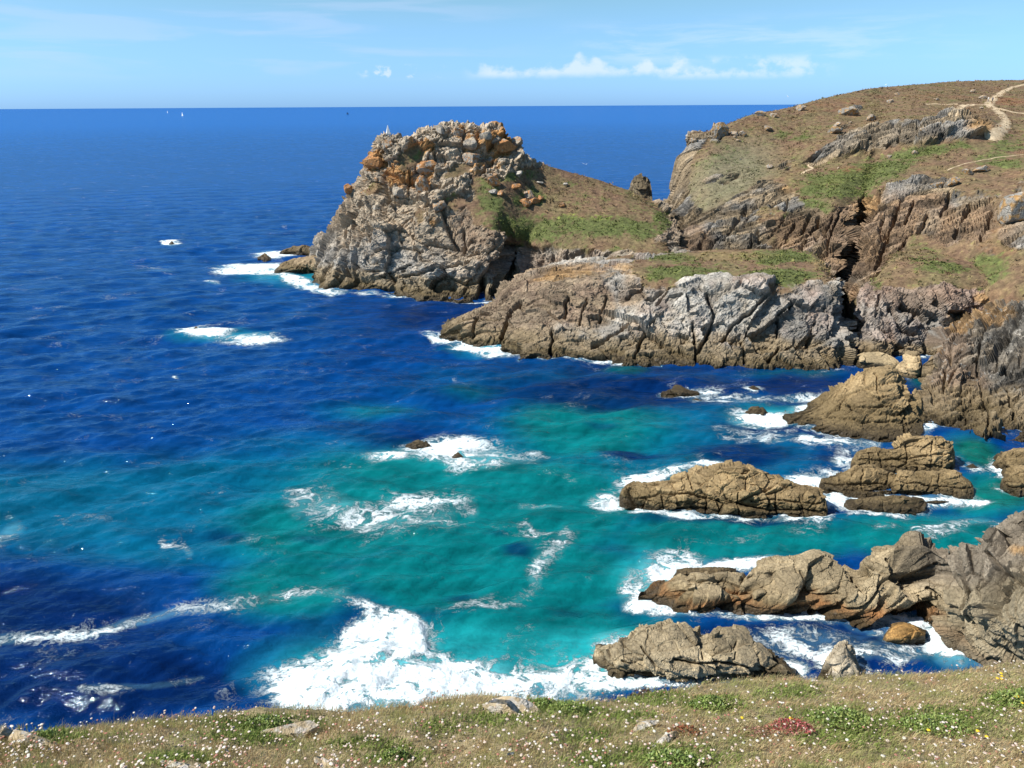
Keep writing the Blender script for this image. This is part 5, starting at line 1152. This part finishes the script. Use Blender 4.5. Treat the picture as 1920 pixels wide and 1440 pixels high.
GULLW = plain_mat('gull_plumage', (.8, .8, .8), .8, .05)
def gull(px, py, d, rz, roll, label):
    p = P_d(np.array(float(px)), np.array(float(py)), np.array(float(d)))
    V = []; F = []
    m, k = 9, 8
    for i in range(m):
        t = i / (m - 1); r = .085 * math.sin(math.pi * min(1, t * .9 + .08)) ** .7 * (1 if t < .8 else .8); z = .02 * t
        for j in range(k): a = 2 * math.pi * j / k; V.append((t * .5 - .25, r * math.cos(a), z + r * .9 * math.sin(a)))
    F += [[i * k + j, i * k + (j + 1) % k, (i + 1) * k + (j + 1) % k, (i + 1) * k + j] for i in range(m - 1) for j in range(k)] + [list(range(k)), list(range((m - 1) * k, m * k))]
    for s in (-1, 1):
        sec = [(.0, .06, .10, .03), (.05, .28, .09, .13), (.0, .48, .07, .12), (-.12, .66, .02, .07)]
        b0 = len(V)
        for x, y, c, z in sec: V += [(x + c, s * y, z), (x - c, s * y, z), (x - c * .2, s * y, z + .022)]
        for q in range(3):
            for a, b2 in ((0, 1), (1, 2), (2, 0)): F.append([b0 + q * 3 + a, b0 + q * 3 + b2, b0 + q * 3 + 3 + b2, b0 + q * 3 + 3 + a])
    b0 = len(V); V += [(-.2, -.03, .02), (-.2, .03, .02), (-.36, .07, .02), (-.36, -.07, .02), (-.2, 0, .045), (-.36, 0, .03)]
    F += [[b0, b0 + 3, b0 + 2, b0 + 1], [b0, b0 + 4, b0 + 5, b0 + 3], [b0 + 4, b0 + 1, b0 + 2, b0 + 5]]
    me = bpy.data.meshes.new('gull'); me.from_pydata(V, [], F); me.update()
    for q in me.polygons: q.use_smooth = True
    o = link('gull', me, GULLW, loc=tuple(p)); o.rotation_euler = (roll, 0, rz); tag(o, label, 'gull')
gull(1477, 181, 300, .4, .5, 'white gull gliding in the sky left of the hilltop')
gull(1661, 159, 300, 2.2, -.4, 'white gull gliding just above the hilltop skyline')
gull(1094, 307, 330, 1.0, .4, 'left of two white gulls low over the blue sea behind the shoulder')
gull(1099, 308, 332, 1.9, -.3, 'right of two white gulls low over the blue sea behind the shoulder')

def person(px, py, label, cloth, trousers, rz):
    p, n = hit('hillside', px, py)
    if p is None: return
    J = {'pelvis': (0, 0, .95, .125), 'waist': (0, .01, 1.1, .12), 'chest': (0, .02, 1.33, .15), 'neck': (0, .03, 1.5, .055), 'head0': (0, .045, 1.58, .085), 'head': (0, .055, 1.68, .095), 'crown': (0, .04, 1.755, .06)}
    E = [('pelvis', 'waist'), ('waist', 'chest'), ('chest', 'neck'), ('neck', 'head0'), ('head0', 'head'), ('head', 'crown')]
    for s, nm, sw in ((-1, 'l', .22), (1, 'r', -.2)):
        J.update({'hip' + nm: (s * .095, 0, .9, .1), 'knee' + nm: (s * .1, sw * .6 + .03, .5, .065), 'ank' + nm: (s * .1, sw * 1.1 - .03, .09, .042), 'toe' + nm: (s * .11, sw * 1.1 + .14, .04, .035),
                  'sho' + nm: (s * .18, .02, 1.42, .062), 'elb' + nm: (s * .24, -sw * .5 - .02, 1.14, .042), 'wri' + nm: (s * .23, -sw * .9 + .1, .92, .03), 'hand' + nm: (s * .225, -sw * 1.0 + .14, .83, .035)})
        E += [('pelvis', 'hip' + nm), ('hip' + nm, 'knee' + nm), ('knee' + nm, 'ank' + nm), ('ank' + nm, 'toe' + nm), ('chest', 'sho' + nm), ('sho' + nm, 'elb' + nm), ('elb' + nm, 'wri' + nm), ('wri' + nm, 'hand' + nm)]
    ks = list(J); me = bpy.data.meshes.new('person'); me.from_pydata([J[k][:3] for k in ks], [(ks.index(a), ks.index(b)) for a, b in E], []); me.update()
    o = link('person', me, None, loc=(p.x, p.y, p.z + .12)); o.rotation_euler = (0, 0, rz)
    sk = o.modifiers.new('skin', 'SKIN'); o.modifiers.new('sub', 'SUBSURF').levels = 1; o.modifiers['sub'].render_levels = 1
    for i, k in enumerate(ks): me.skin_vertices[0].data[i].radius = (J[k][3], J[k][3]); me.skin_vertices[0].data[i].use_root = (i == 0)
    m, t, b = new_mat('clothed_figure')
    z = t.add('ShaderNodeSeparateXYZ'); t.put(z.inputs[0], t.add('ShaderNodeTexCoord').outputs['Object'])
    c = t.mix(t.math('GREATER_THAN', z.outputs[2], .96), trousers, cloth); c = t.mix(t.math('GREATER_THAN', z.outputs[2], 1.52), c, (.42, .26, .18)); c = t.mix(t.math('GREATER_THAN', z.outputs[2], 1.7), c, (.05, .035, .025))
    t.put(b.inputs['Base Color'], c); b.inputs['Roughness'].default_value = .85
    me.materials.append(m)
    tag(o, label, 'person')
person(1889, 165.5, 'person in dark clothes walking on the upper bend of the footpath', (.02, .025, .045), (.025, .025, .03), 1.0)
person(1860, 192.5, 'person in dark top standing where the pale paths fork', (.04, .05, .09), (.05, .045, .04), 2.4)
person(1852, 191.5, 'person in pale top beside the dark-clad one at the path fork', (.6, .58, .55), (.2, .2, .22), -1.5)

# ------------------------------------------------------------------ flowers and plants in the turf
STEM = plain_mat('stalk', (.16, .15, .06), .8); PETAL = plain_mat('white_petals', (.74, .71, .66), .85, .12, 60); YELLOW = plain_mat('yellow_petals', (.75, .48, .02), .8, .15, 60)
FL_MAT, _t, _b = new_mat('white_flower'); _t.put(_b.inputs['Base Color'], _t.add('ShaderNodeAttribute', attribute_name='col').outputs['Color']); _b.inputs['Roughness'].default_value = .85
def flower_data(seed, size, petal, hgt):
    """one stalk with a lumpy flat head; returns V, tris, colours"""
    rr = random.Random(seed); V = []; F = []; C = []
    lx, ly = rr.uniform(-.35, .35) * hgt, rr.uniform(-.35, .35) * hgt
    for z, r in ((-.04, .002), (hgt * .5, .0017), (hgt, .0013)):
        f = max(z / hgt, 0) ** 1.6
        for j in range(3): a = 2.094 * j; V.append((lx * f + r * math.cos(a), ly * f + r * math.sin(a), z)); C.append((.2, .17, .07))
    for q in range(2):
        for j in range(3):
            a, b, c, d = q * 3 + j, q * 3 + (j + 1) % 3, q * 3 + 3 + (j + 1) % 3, q * 3 + 3 + j; F += [(a, b, c), (a, c, d)]
    b0 = len(V); nr = 9
    V.append((lx, ly, hgt + size * .22)); C.append(tuple(x * 1.0 for x in petal))
    for k, (rr_, zz) in enumerate(((.45, .20), (.85, .10), (1.0, -.06), (.4, -.14))):
        for j in range(nr):
            a = 2 * math.pi * (j + .5 * (k % 2)) / nr; r = size * rr_ * rr.uniform(.78, 1.12)
            V.append((lx + r * math.cos(a), ly + r * math.sin(a), hgt + size * (zz + rr.uniform(-.1, .1)))); C.append(tuple(x * rr.uniform(.75, 1.05) for x in petal) if k < 3 else (.25, .22, .1))
    for j in range(nr): F.append((b0, b0 + 1 + j, b0 + 1 + (j + 1) % nr))
    for k in range(3):
        for j in range(nr):
            a, b = b0 + 1 + k * nr + j, b0 + 1 + k * nr + (j + 1) % nr; F += [(a, a + nr, b + nr), (a, b + nr, b)]
    return np.array(V), np.array(F), np.array(C)
_fm = []
for k in range(12):
    V, F, C = flower_data(k, .019, ((.56, .51, .43), (.66, .62, .54), (.48, .39, .31))[k % 3], .10 + .016 * (k % 5)); me = mesh_np('white_flower', V, F, {'col': C}, True); me.materials.append(FL_MAT); _fm.append(me)
def clump(x, y, rr):
    v = vnoise(np.array([[x / 90.0, y / 34.0, 3.3]]), 5)[0] + .5 * vnoise(np.array([[x / 30.0, y / 12.0, 7.3]]), 6)[0]
    return rr.random() < (0.16 + 1.7 * v) * (0.55 if greenness(x, y) > .5 else 1)
pts = turf_points(400, 31, clump)
pts.sort(key=lambda q: np.linalg.norm(q[0] - CP))
rr = random.Random(77)
for i, (p, n, x, y) in enumerate(pts[:300]):
    o = bpy.data.objects.new('white_flower', _fm[i % 12]); COL.objects.link(o); o.location = p; o.rotation_euler = (rr.uniform(-.2, .2), rr.uniform(-.2, .2), rr.uniform(0, 6.28)); s = rr.uniform(.4, 1.2); o.scale = (s, s, s * rr.uniform(.7, 1.1))
    tag(o, 'small white flower head on a thin stalk in the foreground turf', 'flower', 'white flowers scattered through the foreground turf')
VV, FF, CC, off = [], [], [], 0
for i, (p, n, x, y) in enumerate(pts[300:520]):
    V, F, C = flower_data(i, .016 * rr.uniform(.6, 1.3), (.66, .61, .54), rr.uniform(.09, .17)); VV.append(V + p); FF.append(F + off); CC.append(C); off += len(V)
# tiny pinkish seed heads, beyond counting
for i, (p, n, x, y) in enumerate(turf_points(1500, 33, lambda x, y, r: r.random() < .35 + .9 * vnoise(np.array([[x / 60.0, y / 25.0, 1.3]]), 15)[0])):
    V, F, C = flower_data(i + 5000, .013 * rr.uniform(.6, 1.3), ((.55, .42, .34), (.66, .58, .5), (.35, .16, .11), (.6, .5, .42))[i % 4], rr.uniform(.07, .19)); VV.append(V + p); FF.append(F + off); CC.append(C); off += len(V)
structure(link('wildflowers', mesh_np('wildflowers', np.vstack(VV), np.vstack(FF), {'col': np.vstack(CC)}, True), FL_MAT), 'stuff')
ylab = [(1868,1278),(1874,1284),(1862,1286),(1880,1276),(1902,1326),(1909,1331),(1915,1325),(1385,1356),(1480,1366),(1832,1385),(1735,1384),(1850,1403)]
for i, (x, y) in enumerate(ylab):
    p, n = hit('turf', x, y)
    V, F, C = flower_data(i + 900, .022, (.78, .52, .03), .12); me = mesh_np('yellow_flower', V, F, {'col': C}, True)
    tag(link('yellow_flower', me, FL_MAT, loc=tuple(p)), 'yellow flower head in the right half of the foreground turf', 'flower', 'yellow flowers in the foreground turf')
LEAF, _t, _b = new_mat('leafy_clump'); _t.put(_b.inputs['Base Color'], _t.add('ShaderNodeAttribute', attribute_name='col').outputs['Color']); _b.inputs['Roughness'].default_value = .6
def leafy(px, py, wpx, hpx, label, cols, seed, n=420, leaf=.016, name='plant', cat='plant'):
    p, nn = hit('turf', px, py)
    for k in range(1, 30):
        if p is None: p, nn = hit('turf', px, py + 2 * k)
    d = (Vector(CP) - p).length / FPX; rr = np.random.default_rng(seed); a = wpx * .5 * d; h = hpx * d
    th = rr.uniform(0, 6.283, n); r = np.sqrt(rr.random(n)); x = a * r * np.cos(th); y = a * .8 * r * np.sin(th)
    z = h * (1 - r**2) * rr.uniform(.2, 1.05, n) - .66 * y
    c = np.stack([x, y, z], 1); q = []; F = []; C = []
    u = rr.normal(size=(n, 3)); u[:, 2] = np.abs(u[:, 2]) + .4; u /= np.linalg.norm(u, axis=1, keepdims=True); v = np.cross(u, rr.normal(size=(n, 3))); v /= np.linalg.norm(v, axis=1, keepdims=True)
    s = leaf * rr.uniform(.6, 1.3, n)[:, None]
    V = np.stack([c - u * s, c + v * s * .45, c + u * s, c - v * s * .45], 1).reshape(-1, 3)
    F = np.arange(n * 4).reshape(n, 4); cc = np.array(cols)[rr.integers(0, len(cols), n)] * rr.uniform(.7, 1.2, n)[:, None]
    tag(link(name, mesh_np(name, V, F, {'col': np.repeat(cc, 4, 0)}), LEAF, loc=tuple(p)), label, cat)
RED = [(.36, .06, .07), (.42, .10, .12), (.28, .05, .04), (.40, .17, .15), (.2, .12, .05)]
leafy(1480, 1366, 78, 22, 'bright pink-red cushion plant in the foreground turf, right of centre', RED, 41, 900)
leafy(1415, 1374, 70, 12, 'duller reddish plant spreading left of the bright pink-red cushion', [(.3, .12, .1), (.36, .2, .15), (.25, .15, .07)], 42, 500)
leafy(1285, 1372, 60, 14, 'dark rusty-red low plant between the flat pale rock and the pink-red cushion', [(.22, .07, .03), (.3, .1, .05), (.17, .12, .04)], 43, 500)
leafy(1205, 1300, 44, 22, 'dark purple-brown seed-headed plant on the brink below the humped rock', [(.09, .035, .035), (.13, .05, .04), (.1, .08, .04)], 44, 360)
gl = [(500,1362,90,24,'bright green cushion on the brink left of the grey rock'),(1015,1328,56,22,'bright green cushion just right of the pale rock at the brink'),(1065,1336,90,24,'wide green cushion in the middle of the foreground'),(1570,1350,110,24,'long green cushion right of the pink-red plant'),(1895,1318,66,26,'green bush cut by the right edge, with yellow flowers'),(1750,1362,110,24,'green cushion among white flowers right of centre'),(740,1425,60,26,'green leafy tuft at the bottom of the photo, left of middle'),(1260,1430,110,26,'green leafy tuft at the very bottom, right of middle'),(1330,1322,70,20,'small green cushion on the upper brink left of the pinnacle rock'),(90,1386,70,16,'green and yellow cushion by the flat rock at far left')]
GR = [(.16, .235, .05), (.21, .29, .07), (.12, .18, .04), (.27, .30, .09)]
for i, (x, y, a, b, lb) in enumerate(gl): leafy(x, y, a, b, lb, GR, 60 + i, 1700, .019)
